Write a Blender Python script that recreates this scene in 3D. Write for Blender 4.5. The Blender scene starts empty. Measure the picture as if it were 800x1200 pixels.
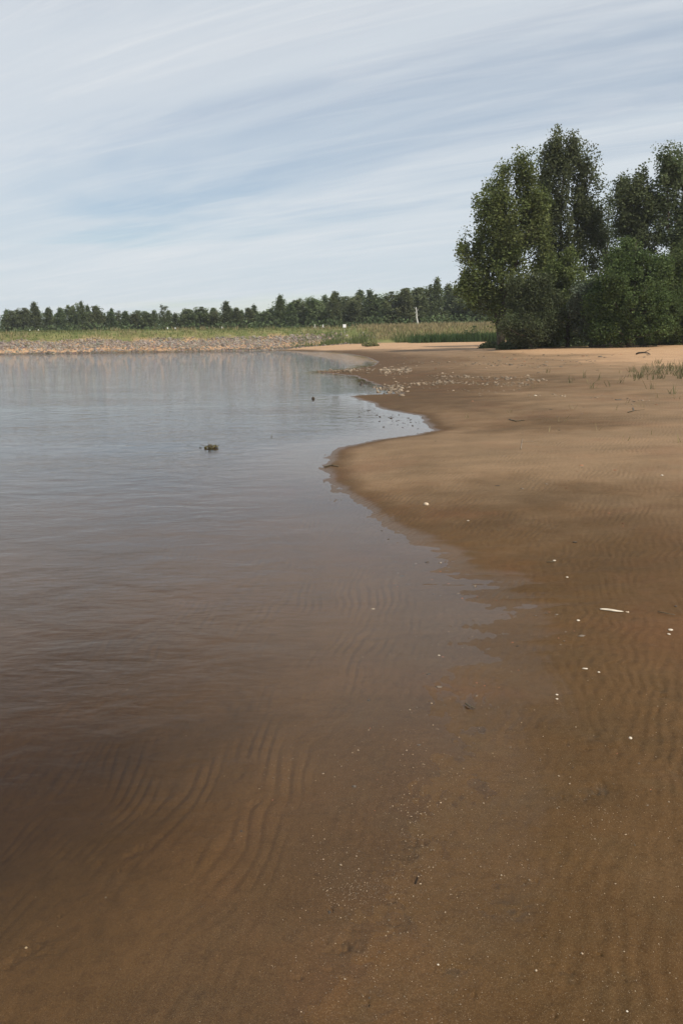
import bpy, bmesh, math, random
import numpy as np
from mathutils import Vector, Matrix

S = bpy.context.scene
C = S.collection
R = math.radians

# ------------------------------------------------------------------ camera
EYE = 1.65
PITCH, ROLL = R(11.78), R(0.6)
FPX = 973.0
Fw = Vector((0, math.cos(PITCH), -math.sin(PITCH)))
Up0 = Vector((0, math.sin(PITCH), math.cos(PITCH)))
Rt0 = Vector((1, 0, 0))
Rt = Rt0 * math.cos(ROLL) - Up0 * math.sin(ROLL)
Up = Up0 * math.cos(ROLL) + Rt0 * math.sin(ROLL)
cam_d = bpy.data.cameras.new('camera')
cam = bpy.data.objects.new('camera', cam_d)
C.objects.link(cam)
M = Matrix.Identity(4)
for i in range(3):
    M[i][0] = Rt[i]; M[i][1] = Up[i]; M[i][2] = -Fw[i]
M[2][3] = EYE
cam.matrix_world = M
cam_d.sensor_fit = 'VERTICAL'
cam_d.angle = 2 * math.atan(600 / FPX)
cam_d.clip_start = 0.05
cam_d.clip_end = 8000
S.camera = cam

# ------------------------------------------------------------------ light
SUN_AZ, SUN_EL = R(140), R(50)          # high, to the right and behind
S.view_settings.view_transform = 'Standard'
S.view_settings.look = 'None'
S.view_settings.gamma = 1
S.view_settings.exposure = 0
S.view_settings.use_curve_mapping = False
world = bpy.data.worlds.new('World')
S.world = world
world.use_nodes = True


def build_world():
    nt = world.node_tree; N = nt.nodes; L = nt.links
    N.clear()
    out = N.new('ShaderNodeOutputWorld'); bg = N.new('ShaderNodeBackground')
    L.new(bg.outputs[0], out.inputs[0])
    sky = N.new('ShaderNodeTexSky'); sky.sky_type = 'NISHITA'; sky.sun_disc = False
    sky.sun_elevation = SUN_EL; sky.sun_rotation = SUN_AZ
    sky.air_density = 1.0; sky.dust_density = 0.5; sky.ozone_density = 1.6
    tc = N.new('ShaderNodeTexCoord')
    sep = N.new('ShaderNodeSeparateXYZ'); L.new(tc.outputs['Generated'], sep.inputs[0])
    zc = math_n(N, L, 'MAXIMUM', sep.outputs[2], 0.0)
    zc = math_n(N, L, 'ADD', zc, 0.13)
    u = math_n(N, L, 'DIVIDE', sep.outputs[0], zc)
    v = math_n(N, L, 'DIVIDE', sep.outputs[1], zc)
    com = N.new('ShaderNodeCombineXYZ'); L.new(u, com.inputs[0]); L.new(v, com.inputs[1])

    def layer(rot, sx, sy, scale, detail, rough, dist, lo, hi, loc=0.0):
        m0 = N.new('ShaderNodeMapping'); m0.inputs['Rotation'].default_value = (0, 0, rot)
        L.new(com.outputs[0], m0.inputs[0])
        mp = N.new('ShaderNodeMapping'); mp.vector_type = 'POINT'
        mp.inputs['Scale'].default_value = (sx, sy, 1)
        mp.inputs['Location'].default_value = (loc, loc * 0.7, 0)
        L.new(m0.outputs[0], mp.inputs[0])
        n = N.new('ShaderNodeTexNoise'); n.inputs['Scale'].default_value = scale
        n.inputs['Detail'].default_value = detail; n.inputs['Roughness'].default_value = rough
        n.inputs['Distortion'].default_value = dist
        L.new(mp.outputs[0], n.inputs['Vector'])
        mr = N.new('ShaderNodeMapRange'); mr.interpolation_type = 'SMOOTHSTEP'
        mr.inputs[1].default_value = lo; mr.inputs[2].default_value = hi
        L.new(n.outputs[0], mr.inputs[0])
        return mr.outputs[0]
    veil = layer(R(33), 0.25, 0.8, 1.0, 5, 0.5, 0.3, 0.30, 0.58, 3.1)
    streak = layer(R(33), 0.24, 0.8, 1.0, 7, 0.55, 0.7, 0.40, 0.70, 7.7)
    fine = layer(R(27), 0.42, 3.0, 2.2, 9, 0.66, 0.9, 0.40, 0.75, 1.3)
    # thin veil covers most of the sky, the streaks sit on it
    gap = layer(R(20), 0.20, 0.55, 1.3, 6, 0.55, 0.6, 0.48, 0.64, 12.4)
    cov = math_n(N, L, 'MULTIPLY_ADD', veil, 0.20, 0.74)
    cov = math_n(N, L, 'MULTIPLY', cov, math_n(N, L, 'MULTIPLY_ADD', gap, -0.72, 1.0))
    mix1 = N.new('ShaderNodeMix'); mix1.data_type = 'RGBA'
    L.new(cov, mix1.inputs[0]); L.new(sky.outputs[0], mix1.inputs[6])
    mix1.inputs[7].default_value = (6.3, 7.05, 7.7, 1)
    c2 = math_n(N, L, 'MULTIPLY_ADD', fine, 0.26, math_n(N, L, 'MULTIPLY', streak, 0.36))
    mix2 = N.new('ShaderNodeMix'); mix2.data_type = 'RGBA'
    L.new(c2, mix2.inputs[0]); L.new(mix1.outputs[2], mix2.inputs[6])
    mix2.inputs[7].default_value = (8.5, 8.6, 8.7, 1)
    L.new(mix2.outputs[2], bg.inputs[0])
    bg.inputs[1].default_value = 0.1


def math_n(N, L, op, a, b=None, c=None):
    n = N.new('ShaderNodeMath'); n.operation = op
    for i, v in enumerate((a, b, c)):
        if v is None: continue
        if isinstance(v, (int, float)): n.inputs[i].default_value = v
        else: L.new(v, n.inputs[i])
    return n.outputs[0]


build_world()
sun_d = bpy.data.lights.new('sun', 'SUN'); sun_d.energy = 4.4; sun_d.angle = R(0.9)
sun_d.color = (1.0, 0.94, 0.84)
sun = bpy.data.objects.new('sun', sun_d); C.objects.link(sun)
sd = Vector((math.sin(SUN_AZ) * math.cos(SUN_EL), math.cos(SUN_AZ) * math.cos(SUN_EL), math.sin(SUN_EL)))
sun.rotation_euler = sd.to_track_quat('Z', 'Y').to_euler()
sun.location = (0, 0, 60)

# ------------------------------------------------------------------ noise
rng = np.random.default_rng(7)
PERM = rng.permutation(512).astype(np.int64)
GR = rng.normal(size=(512, 2)); GR /= np.linalg.norm(GR, axis=1)[:, None]


def pnoise(x, y, s=0):
    xi = np.floor(x).astype(np.int64); yi = np.floor(y).astype(np.int64)
    xf = x - xi; yf = y - yi
    u = xf * xf * xf * (xf * (xf * 6 - 15) + 10); v = yf * yf * yf * (yf * (yf * 6 - 15) + 10)

    def g(ix, iy, dx, dy):
        k = PERM[(PERM[(ix + s * 37) & 511] + iy) & 511]
        return GR[k, 0] * dx + GR[k, 1] * dy
    a = g(xi, yi, xf, yf); b = g(xi + 1, yi, xf - 1, yf)
    c = g(xi, yi + 1, xf, yf - 1); d = g(xi + 1, yi + 1, xf - 1, yf - 1)
    return ((a * (1 - u) + b * u) * (1 - v) + (c * (1 - u) + d * u) * v) * 1.5


def fbm(x, y, o=4, s=0):
    r = 0; a = 1.0
    for i in range(o):
        r = r + a * pnoise(x, y, s + i); x = x * 2.03 + 11.1; y = y * 2.03 + 5.7; a *= 0.5
    return r


def sst(a, b, x):
    t = np.clip((x - a) / (b - a), 0, 1)
    return t * t * (3 - 2 * t)


# ------------------------------------------------------------------ lie of the land
def ray(px, py):
    d = Fw * FPX + Rt * (px - 400) + Up * (600 - py)
    return d


def flat(px, py, z=0.0):
    d = ray(px, py); t = (z - EYE) / d.z
    return (d.x * t, d.y * t)


def at_dist(px, py, y):
    """world point seen at px,py that stands y metres ahead"""
    d = ray(px, py); t = y / d.y
    return Vector((d.x * t, y, EYE + d.z * t))


SHORE_PX = [(0, 414.5), (120, 412.6), (240, 410.8), (330, 410.4), (385, 412), (412, 415), (430, 418.5),
            (443, 424), (436, 429), (415, 432), (385, 434.5), (372, 436), (392, 438), (413, 440), (435, 448), (462, 457),
            (468, 461), (440, 462.5), (407, 464.6), (429, 470), (451, 480), (490, 486.6), (508, 504.5),
            (476, 511), (435, 517), (396, 525), (384, 537), (381, 551), (388, 566), (402, 578), (425, 592),
            (450, 612), (475, 628), (500, 644), (525, 658), (548, 680), (572, 702), (575, 730), (560, 755),
            (540, 790), (522, 830), (508, 870), (498, 930), (478, 990), (438, 1050), (400, 1110), (360, 1180)]
shore = [(-430, 95), (-200, 108), (-90, 114)] + [flat(*p) for p in SHORE_PX] + \
        [(-0.45, 1.0), (-0.8, -2), (-4, -12), (-20, -40), (-60, -90), (-200, -200), (-430, -230)]
SH = np.array(shore)


def shore_dist(x, y):
    """signed distance to the waterline, positive on land"""
    best = np.full(x.shape, 1e9); ins = np.zeros(x.shape, bool)
    n = len(SH)
    for i in range(n):
        ax, ay = SH[i]; bx, by = SH[(i + 1) % n]
        dx, dy = bx - ax, by - ay
        t = np.clip(((x - ax) * dx + (y - ay) * dy) / (dx * dx + dy * dy), 0, 1)
        ex = x - ax - t * dx; ey = y - ay - t * dy
        best = np.minimum(best, ex * ex + ey * ey)
        if ay != by:
            c = ((ay > y) != (by > y)) & (x < (bx - ax) * (y - ay) / (by - ay) + ax)
            ins ^= c
    d = np.sqrt(best)
    return np.where(ins, -d, d)


def dike_foot(x):
    return np.interp(x, [-400, -90, -47, -25, -10, 0, 20, 60, 400], [98, 115, 118.5, 127, 133, 136, 138, 140, 150])


PITS = [(700, 930, .07, .014), (562, 856, .05, .011), (405, 1108, .06, .016), (465, 1080, .06, .010),
        (548, 826, .04, .010), (560, 918, .05, .009), (778, 820, .07, .010), (300, 930, .03, .008), (160, 968, .045, .012),
        (475, 1000, .05, .012), (600, 1065, .06, .010), (790, 912, .06, .007), (40, 1085, .06, .012),
        (670, 1150, .05, .012), (530, 1140, .03, .008), (280, 893, .02, .006), (695, 868, .06, .010)]
PITS = [flat(a, b) + (c, d) for a, b, c, d in PITS]


def macro(x, y, d=None):
    if d is None: d = shore_dist(x, y)
    # the waterline itself wanders by noise
    rr = np.hypot(x, y)
    wob = 0.07 * fbm(x * 1.7, y * 1.7, 4, 3) + 0.12 * fbm(x * .35, y * .9, 2, 9) * sst(10, 25, rr)
    # long shallow runnels where the film of water feeds into the sand
    run = np.exp(-((x - 1.05) / .9) ** 2 - ((y - 5.3) / 1.3) ** 2)
    d = d + wob + 0.30 * run * fbm(x * 1.3 + 2, y * 7.5, 3, 14)
    lam = np.interp(y, [60, 105, 130], [25, 10, 8])
    dl = np.maximum(d, 0)
    land = 1.0 * (1 - np.exp(-np.maximum(dl - np.interp(rr, [4, 8], [.35, .0]), 0) / lam)) + np.interp(rr, [4, 8], [.010, .03]) * dl / (.6 + dl)
    land = land + 0.035 * fbm(x * 0.12, y * 0.12, 3, 5) * sst(3, 12, dl)
    dw = np.maximum(-d, 0)
    pool = np.exp(-((x + 1.7) / 1.0) ** 2 - ((y - 3.1) / 1.1) ** 2)
    bed = -(0.014 * np.minimum(dw, .8) + 0.095 * (1 - np.exp(-(np.maximum(dw - .35, 0) / 1.4) ** 1.4)) + .22 * pool * sst(0, 1.1, dw) + .03 * np.maximum(dw - 7, 0)) * (1 + .25 * fbm(x * .8, y * .8, 2, 15) * sst(.5, 2, dw))
    bed = np.maximum(bed, -1.7)
    z = np.where(d > 0, land, bed)
    s = sst(0, 13, y - dike_foot(x) + 0.8 * fbm(x * 0.15, y * 0.15, 2, 6))
    crest = np.interp(x, [-60, 0, 20, 80], [3.05, 3.5, 3.75, 3.8]) + 0.08 * fbm(x * .2, y * .2, 2, 4)
    far = sst(300, 1500, rr)
    z = z * (1 - s) + crest * s
    z = z + far * 4.0 * (1 + fbm(x * .002, y * .002, 3, 8))
    return z


def detail(x, y, z, d):
    rr = np.hypot(x, y)
    near = 1 - sst(9, 16, rr)
    # ripple field: crests roughly along the shore, wandering and broken
    wx = 0.085 * fbm(x * 1.5 + 3, y * 0.9, 3, 30); wy = 0.12 * fbm(x * 0.8, y * 0.7 + 7, 2, 33)
    lam = 0.056
    ph = ((x + wx) * math.cos(R(-9)) + (y + wy) * math.sin(R(-9))) / lam
    s1 = np.sin(2 * np.pi * ph)
    rip = 0.5 * s1 + 0.35 * s1 * np.abs(s1) + 0.18 * np.sin(4 * np.pi * ph + .8)
    ph2 = ((x + .8 * wy) * math.cos(R(28)) + (y + .7 * wx) * math.sin(R(28))) / 0.095 + 0.5 * fbm(x * 2.1, y * 1.8, 2, 44)
    rip2 = np.sin(2 * np.pi * ph2)
    ph3 = ((x + .5 * wx) * math.cos(R(-38)) + (y + .6 * wy) * math.sin(R(-38))) / 0.11 + 0.6 * fbm(x * 1.7, y * 1.7, 2, 47)
    m = sst(-0.28, 0.4, fbm(x * 0.9, y * 0.7, 3, 50) + 0.30 * (1 - sst(-.6, .3, d)))
    m2 = sst(0.0, 0.5, fbm(x * 0.7 + 9, y * 0.6, 3, 57)); m3 = sst(0.05, 0.5, fbm(x * 0.8 + 5, y * 0.7 + 3, 3, 59))
    brk = 0.12 + 0.88 * sst(-.35, .45, fbm(x * 5, y * 2.2, 2, 61))
    under = 1 - sst(-0.9, 0.2, d)
    a = 0.0014 + 0.0024 * under
    edge = 0.35 + 0.65 * sst(0.0, 0.5, np.abs(d + 0.1))
    amp_d = np.interp(rr, [0, 3, 6, 12], [.8, 1, 1.3, 1.9])
    h = near * amp_d * edge * brk * a * (rip * m + 0.7 * rip2 * m2 * (1 - 0.6 * m) + .8 * np.sin(2 * np.pi * ph3) * m3 * (1 - .6 * m))
    rdg = 1 - np.abs(fbm(x * 3.4 + .4 * y, y * 5.5, 3, 63))
    h = h + near * (0.0026 * fbm(x * 3.1, y * 2.3, 4, 60) + 0.0009 * fbm(x * 23, y * 19, 3, 66)
                    + 0.0045 * rdg ** 5 * sst(.0, .5, fbm(x * 1.1, y * 1.3, 2, 64)) * sst(0.0, .8, d + .4))
    h = h + 0.010 * fbm(x * 0.7, y * 0.35, 3, 70) * sst(1.5, 5, d) * (1 - sst(40, 90, rr))
    for (a0, b0, r0, dz) in PITS:
        q = ((x - a0) ** 2 + ((y - b0) * 0.8) ** 2)
        k = q < (3 * r0) ** 2
        if k.any():
            qq = q[k] * (1 + 1.2 * fbm(x[k] * 11, y[k] * 17, 3, 80))
            e = np.exp(-np.abs(qq) / (r0 * r0 * .45))
            h[k] += -.85 * dz * e * (1 + 0.7 * fbm(x[k] * 40, y[k] * 55, 2, 82)) * sst(-.5, .2, fbm(x[k] * 9, y[k] * 15, 2, 83))
    h = h + 0.03 * fbm(x * 1.1, y * 1.1, 3, 75) * sst(0.1, 0.6, y - dike_foot(x))
    return h


def hgt(x, y, full=True):
    X = np.atleast_1d(np.asarray(x, float)); Y = np.atleast_1d(np.asarray(y, float))
    d = shore_dist(X, Y); z = macro(X, Y, d)
    if full: z = z + detail(X, Y, z, d)
    return z


def hz(x, y): return float(hgt(x, y, y < 20)[0])


def on_ground_many(PX, PY):
    """where the lines of sight meet the ground or the water"""
    PX = np.asarray(PX, float); PY = np.asarray(PY, float)
    D = np.array(Fw)[None] * FPX + (PX - 400)[:, None] * np.array(Rt)[None] + (600 - PY)[:, None] * np.array(Up)[None]
    z = np.zeros(len(PX))
    for it in range(12):
        t = (z - EYE) / np.minimum(D[:, 2], -1e-3); X = D[:, 0] * t; Y = np.clip(D[:, 1] * t, 0, 150)
        z = z + .6 * (np.maximum(hgt(X, Y, False), 0) - z)
    return np.stack([X, Y, hgt(X, Y)], 1)


def on_ground(px, py): return Vector(on_ground_many([px], [py])[0])


# ------------------------------------------------------------------ tags and meshes
def tag(o, label=None, cat=None, group=None, kind=None):
    for k, v in (('label', label), ('category', cat), ('group', group), ('kind', kind)):
        if v: o[k] = v
    return o


def link(name, data, parent=None):
    o = bpy.data.objects.new(name, data); C.objects.link(o)
    if parent: o.parent = parent
    return o


def empty(name, loc, label, cat, group=None, rz=0.0):
    o = bpy.data.objects.new(name, None); C.objects.link(o)
    o.location = loc; o.rotation_euler = (0, 0, rz); o.empty_display_size = 0.3
    return tag(o, label, cat, group)


def mesh_np(name, V, F, mat, smooth=False, col=None):
    """V (n,3), F (m,k) arrays -> mesh, col per-vertex rgb"""
    V = np.asarray(V, np.float32); F = np.asarray(F, np.int32); k = F.shape[1]
    me = bpy.data.meshes.new(name)
    me.vertices.add(len(V)); me.vertices.foreach_set('co', V.ravel())
    me.loops.add(F.size); me.loops.foreach_set('vertex_index', F.ravel())
    me.polygons.add(len(F)); me.polygons.foreach_set('loop_start', np.arange(len(F), dtype=np.int32) * k)
    if smooth: me.polygons.foreach_set('use_smooth', np.ones(len(F), bool))
    if col is not None:
        a = me.attributes.new('tint', 'FLOAT_COLOR', 'POINT')
        c = np.ones((len(V), 4), np.float32); c[:, :3] = col; a.data.foreach_set('color', c.ravel())
    if mat: me.materials.append(mat)
    me.update(); me.validate()
    return me


# ------------------------------------------------------------------ materials
def new_mat(name):
    m = bpy.data.materials.new(name); m.use_nodes = True
    nt = m.node_tree; nt.nodes.clear()
    out = nt.nodes.new('ShaderNodeOutputMaterial')
    return m, nt, nt.nodes, nt.links, out


def bsdf(N, rough=0.6, spec=0.3):
    b = N.new('ShaderNodeBsdfPrincipled')
    b.inputs['Roughness'].default_value = rough
    b.inputs['Specular IOR Level'].default_value = spec
    return b


def noise_n(N, L, vec, scale, det=3, rough=0.5, dist=0.0):
    n = N.new('ShaderNodeTexNoise'); n.inputs['Scale'].default_value = scale
    n.inputs['Detail'].default_value = det; n.inputs['Roughness'].default_value = rough
    n.inputs['Distortion'].default_value = dist
    L.new(vec, n.inputs['Vector'])
    return n.outputs[0]


def mapr(N, L, v, a, b, c=0.0, d=1.0):
    m = N.new('ShaderNodeMapRange'); m.interpolation_type = 'SMOOTHSTEP'
    for i, q in enumerate((a, b, c, d)): m.inputs[i + 1].default_value = q
    L.new(v, m.inputs[0]); return m.outputs[0]


def mixc(N, L, f, a, b, mode='MIX'):
    m = N.new('ShaderNodeMix'); m.data_type = 'RGBA'; m.blend_type = mode
    if isinstance(f, (int, float)): m.inputs[0].default_value = f
    else: L.new(f, m.inputs[0])
    for i, q in ((6, a), (7, b)):
        if isinstance(q, tuple): m.inputs[i].default_value = (*q, 1)
        else: L.new(q, m.inputs[i])
    return m.outputs[2]


def sand_material():
    m, nt, N, L, out = new_mat('sand')
    b = bsdf(N, 0.6, 0.3); L.new(b.outputs[0], out.inputs[0])
    tc = N.new('ShaderNodeTexCoord'); P = tc.outputs['Object']
    at = N.new('ShaderNodeAttribute'); at.attribute_name = 'mask'
    sp = N.new('ShaderNodeSeparateColor'); L.new(at.outputs['Color'], sp.inputs[0])
    dry, grass, dark_tint = sp.outputs[0], sp.outputs[1], sp.outputs[2]
    n_big = noise_n(N, L, P, 0.9, 5, 0.6)
    n_mid = noise_n(N, L, P, 4.5, 5, 0.6, 0.6)
    n_fine = noise_n(N, L, P, 160, 4, 0.7)
    n_gr = noise_n(N, L, P, 420, 2, 0.7)
    wet = mixc(N, L, mapr(N, L, n_big, 0.3, 0.7), (0.082, 0.044, 0.016), (0.108, 0.057, 0.021))
    wet = mixc(N, L, mapr(N, L, n_mid, 0.42, 0.72), wet, (0.090, 0.051, 0.020))
    damp = mixc(N, L, mapr(N, L, n_big, 0.3, 0.7), (0.205, 0.134, 0.074), (0.265, 0.170, 0.095))
    dryc = mixc(N, L, mapr(N, L, n_mid, 0.3, 0.7), (0.44, 0.275, 0.155), (0.52, 0.33, 0.19))
    # dry in three steps, edges broken up by noise
    e = math_n(N, L, 'MULTIPLY_ADD', math_n(N, L, 'SUBTRACT', noise_n(N, L, P, 1.4, 6, 0.65), 0.5), 0.35, dry)
    c = mixc(N, L, mapr(N, L, e, 0.0, 0.34), wet, damp)
    c = mixc(N, L, mapr(N, L, e, 0.46, 0.78), c, dryc)
    # reddish and olive silt lying in patches
    c = mixc(N, L, mapr(N, L, noise_n(N, L, P, 0.75, 4, 0.6, 0.4), 0.50, 0.72, 0, 0.55), c, mixc(N, L, 0.5, c, (0.17, 0.066, 0.030)))
    c = mixc(N, L, math_n(N, L, 'MULTIPLY', dark_tint, 0.8), c, (0.060, 0.042, 0.022))  # darker brown over the silt patches and the pits
    sz = N.new('ShaderNodeSeparateXYZ'); L.new(P, sz.inputs[0]); zz = sz.outputs[2]
    c = mixc(N, L, mapr(N, L, zz, -0.16, -0.05, 0.25, 0), c, mixc(N, L, mapr(N, L, n_mid, .3, .7), (0.125, 0.092, 0.040), (0.165, 0.118, 0.055)))
    c = mixc(N, L, mapr(N, L, zz, -0.03, 0.004, 0.55, 0), c, mixc(N, L, mapr(N, L, n_mid, .3, .7), (0.130, 0.068, 0.020), (0.165, 0.084, 0.028)))
    # long streaks left by falling water and finer mottling
    def mp(sx, sy, rz):
        q = N.new('ShaderNodeMapping'); q.inputs['Scale'].default_value = (sx, sy, 1); q.inputs['Rotation'].default_value = (0, 0, rz)
        L.new(P, q.inputs[0]); return q.outputs[0]
    st = noise_n(N, L, mp(0.16, 1.0, R(8)), 1.2, 8, 0.68, 0.4)
    c = mixc(N, L, mapr(N, L, st, 0.46, 0.66, 0, 0.38), c, mixc(N, L, 1.0, c, (0.62, 0.63, 0.62), 'MULTIPLY'))
    c = mixc(N, L, mapr(N, L, st, 0.30, 0.44, 0.35, 0), c, mixc(N, L, 1.0, c, (1.28, 1.26, 1.2), 'MULTIPLY'))
    mot = noise_n(N, L, mp(1.0, 1.6, R(20)), 14, 9, 0.8, 0.7)
    c = mixc(N, L, mapr(N, L, mot, 0.48, 0.64, 0, 0.6), c, mixc(N, L, 1.0, c, (0.68, 0.66, 0.64), 'MULTIPLY'))
    # grain
    c = mixc(N, L, mapr(N, L, n_fine, 0.38, 0.62, 0, 0.7), c, mixc(N, L, 1.0, c, (0.62, 0.60, 0.58), 'MULTIPLY'))
    c = mixc(N, L, mapr(N, L, n_gr, 0.60, 0.70, 0, 0.6), c, (0.36, 0.26, 0.165))
    # grassed soil
    soil = mixc(N, L, mapr(N, L, noise_n(N, L, P, 0.5, 6, 0.7), 0.35, 0.65), (0.085, 0.105, 0.030), (0.20, 0.18, 0.075))
    c = mixc(N, L, grass, c, soil)
    L.new(c, b.inputs['Base Color'])
    # a wet shine only in the strip the water has just left, none below the water
    shine = math_n(N, L, 'MULTIPLY', mapr(N, L, zz, -0.004, 0.0), mapr(N, L, zz, 0.001, 0.016, 1, 0))
    L.new(mapr(N, L, shine, 0, 1, 0.70, 0.35), b.inputs['Roughness'])
    L.new(mapr(N, L, shine, 0, 1, 0.09, 0.12), b.inputs['Specular IOR Level'])
    bp = N.new('ShaderNodeBump'); bp.inputs['Distance'].default_value = 0.0016; bp.inputs['Strength'].default_value = 0.7
    hsum = math_n(N, L, 'MULTIPLY_ADD', n_fine, 0.6, math_n(N, L, 'MULTIPLY', n_gr, 0.35))
    hsum = math_n(N, L, 'ADD', hsum, math_n(N, L, 'MULTIPLY', noise_n(N, L, P, 60, 6, 0.75), 0.9))
    L.new(hsum, bp.inputs['Height'])
    wv = N.new('ShaderNodeTexWave'); wv.inputs['Scale'].default_value = 5.4; wv.inputs['Distortion'].default_value = 9.0
    wv.inputs['Detail'].default_value = 3; wv.inputs['Detail Scale'].default_value = 0.55
    L.new(mp(1.0, 1.0, R(24)), wv.inputs['Vector'])
    wm = mapr(N, L, noise_n(N, L, mp(.8, .45, R(30)), 0.8, 5, 0.7), 0.38, 0.62)
    wm = math_n(N, L, 'MULTIPLY', wm, mapr(N, L, zz, 0.45, 0.8, 1, 0))
    wm = math_n(N, L, 'MULTIPLY', wm, mapr(N, L, zz, -0.03, 0.03, .25, 1))
    wm = math_n(N, L, 'MULTIPLY', wm, mapr(N, L, noise_n(N, L, mp(2.5, 1.6, R(10)), 1.0, 3, 0.6), .3, .62, .25, 1))
    bpw = N.new('ShaderNodeBump'); bpw.inputs['Distance'].default_value = 0.0045; L.new(wm, bpw.inputs['Strength'])
    L.new(wv.outputs[1], bpw.inputs['Height']); L.new(bp.outputs[0], bpw.inputs['Normal']); bp = bpw
    bp2 = N.new('ShaderNodeBump'); bp2.inputs['Distance'].default_value = 0.05; bp2.inputs['Strength'].default_value = 0.35
    L.new(noise_n(N, L, P, 3.2, 6, 0.7), bp2.inputs['Height']); L.new(bp.outputs[0], bp2.inputs['Normal'])
    mm = N.new('ShaderNodeMix'); mm.data_type = 'VECTOR'
    L.new(mapr(N, L, dry, 0.15, 0.6), mm.inputs[0]); L.new(bp.outputs[0], mm.inputs[4]); L.new(bp2.outputs[0], mm.inputs[5])
    L.new(mm.outputs[1], b.inputs['Normal'])
    return m


def water_material():
    m, nt, N, L, out = new_mat('lake_water')
    tr = N.new('ShaderNodeBsdfTransparent'); tr.inputs[0].default_value = (0.97, 0.97, 0.96, 1)
    gl = N.new('ShaderNodeBsdfGlossy'); gl.inputs['Roughness'].default_value = 0.02
    gl.inputs['Color'].default_value = (1, 1, 1, 1)
    fr = N.new('ShaderNodeFresnel'); fr.inputs[0].default_value = 1.25
    mx = N.new('ShaderNodeMixShader')
    tc = N.new('ShaderNodeTexCoord'); P = tc.outputs['Object']

    def mp(sx, sy, rz):
        q = N.new('ShaderNodeMapping'); q.inputs['Scale'].default_value = (sx, sy, 1)
        q.inputs['Rotation'].default_value = (0, 0, rz); L.new(P, q.inputs[0]); return q.outputs[0]
    w1 = noise_n(N, L, mp(8, 19, R(14)), 1.0, 3, 0.5, 0.5)
    w2 = noise_n(N, L, mp(1.9, 2.8, R(-8)), 1.0, 3, 0.5, 0.3)
    w3 = noise_n(N, L, mp(0.10, 0.35, R(5)), 1.0, 3, 0.5)
    h = math_n(N, L, 'MULTIPLY', w1, 0.0042)
    h = math_n(N, L, 'MULTIPLY', h, mapr(N, L, w3, 0.3, 0.7, 0.35, 1.2))
    h = math_n(N, L, 'MULTIPLY_ADD', w2, 0.016, h)
    # the film over the shallows lies calm
    bp = N.new('ShaderNodeBump'); bp.inputs['Strength'].default_value = 1.0; bp.inputs['Distance'].default_value = 1.0
    calm = N.new('ShaderNodeAttribute'); calm.attribute_name = 'calm'
    h = math_n(N, L, 'MULTIPLY', h, calm.outputs['Fac'])
    L.new(h, bp.inputs['Height'])
    L.new(bp.outputs[0], gl.inputs['Normal']); L.new(bp.outputs[0], fr.inputs['Normal'])
    L.new(fr.outputs[0], mx.inputs[0]); L.new(tr.outputs[0], mx.inputs[1]); L.new(gl.outputs[0], mx.inputs[2])
    L.new(mx.outputs[0], out.inputs['Surface'])
    va = N.new('ShaderNodeVolumeAbsorption'); va.inputs['Color'].default_value = (0.56, 0.47, 0.17, 1)
    va.inputs['Density'].default_value = 2.7
    L.new(va.outputs[0], out.inputs['Volume'])
    return m


def leaf_material(name, base, alt, trans=0.25):
    m, nt, N, L, out = new_mat(name)
    b = bsdf(N, 0.65, 0.15)
    tl = N.new('ShaderNodeBsdfTranslucent'); mx = N.new('ShaderNodeMixShader'); mx.inputs[0].default_value = trans
    at = N.new('ShaderNodeAttribute'); at.attribute_name = 'tint'
    sp = N.new('ShaderNodeSeparateColor'); L.new(at.outputs['Color'], sp.inputs[0])
    c = mixc(N, L, sp.outputs[0], base, alt)
    info = N.new('ShaderNodeObjectInfo')
    hs = N.new('ShaderNodeHueSaturation')
    L.new(math_n(N, L, 'MULTIPLY_ADD', info.outputs['Random'], 0.045, 0.478), hs.inputs['Hue'])
    L.new(math_n(N, L, 'MULTIPLY', mapr(N, L, sp.outputs[1], 0, 1, 0.7, 1.35), math_n(N, L, 'MULTIPLY_ADD', info.outputs['Random'], 0.4, 0.8)), hs.inputs['Value'])
    L.new(c, hs.inputs['Color'])
    L.new(hs.outputs[0], b.inputs['Base Color']); L.new(hs.outputs[0], tl.inputs[0])
    L.new(b.outputs[0], mx.inputs[1]); L.new(tl.outputs[0], mx.inputs[2]); L.new(mx.outputs[0], out.inputs[0])
    return m


def plain(name, col, col2=None, scale=8, rough=0.7, spec=0.3, bump=0.0, tint=False):
    m, nt, N, L, out = new_mat(name)
    b = bsdf(N, rough, spec); L.new(b.outputs[0], out.inputs[0])
    tc = N.new('ShaderNodeTexCoord')
    n = noise_n(N, L, tc.outputs['Object'], scale, 5, 0.65)
    c = mixc(N, L, mapr(N, L, n, 0.3, 0.7), col, col2 or col)
    if tint:
        at = N.new('ShaderNodeAttribute'); at.attribute_name = 'tint'
        c = mixc(N, L, 1.0, c, at.outputs['Color'], 'MULTIPLY')
    L.new(c, b.inputs['Base Color'])
    if bump:
        bp = N.new('ShaderNodeBump'); bp.inputs['Distance'].default_value = bump
        L.new(n, bp.inputs['Height']); L.new(bp.outputs[0], b.inputs['Normal'])
    return m


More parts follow.
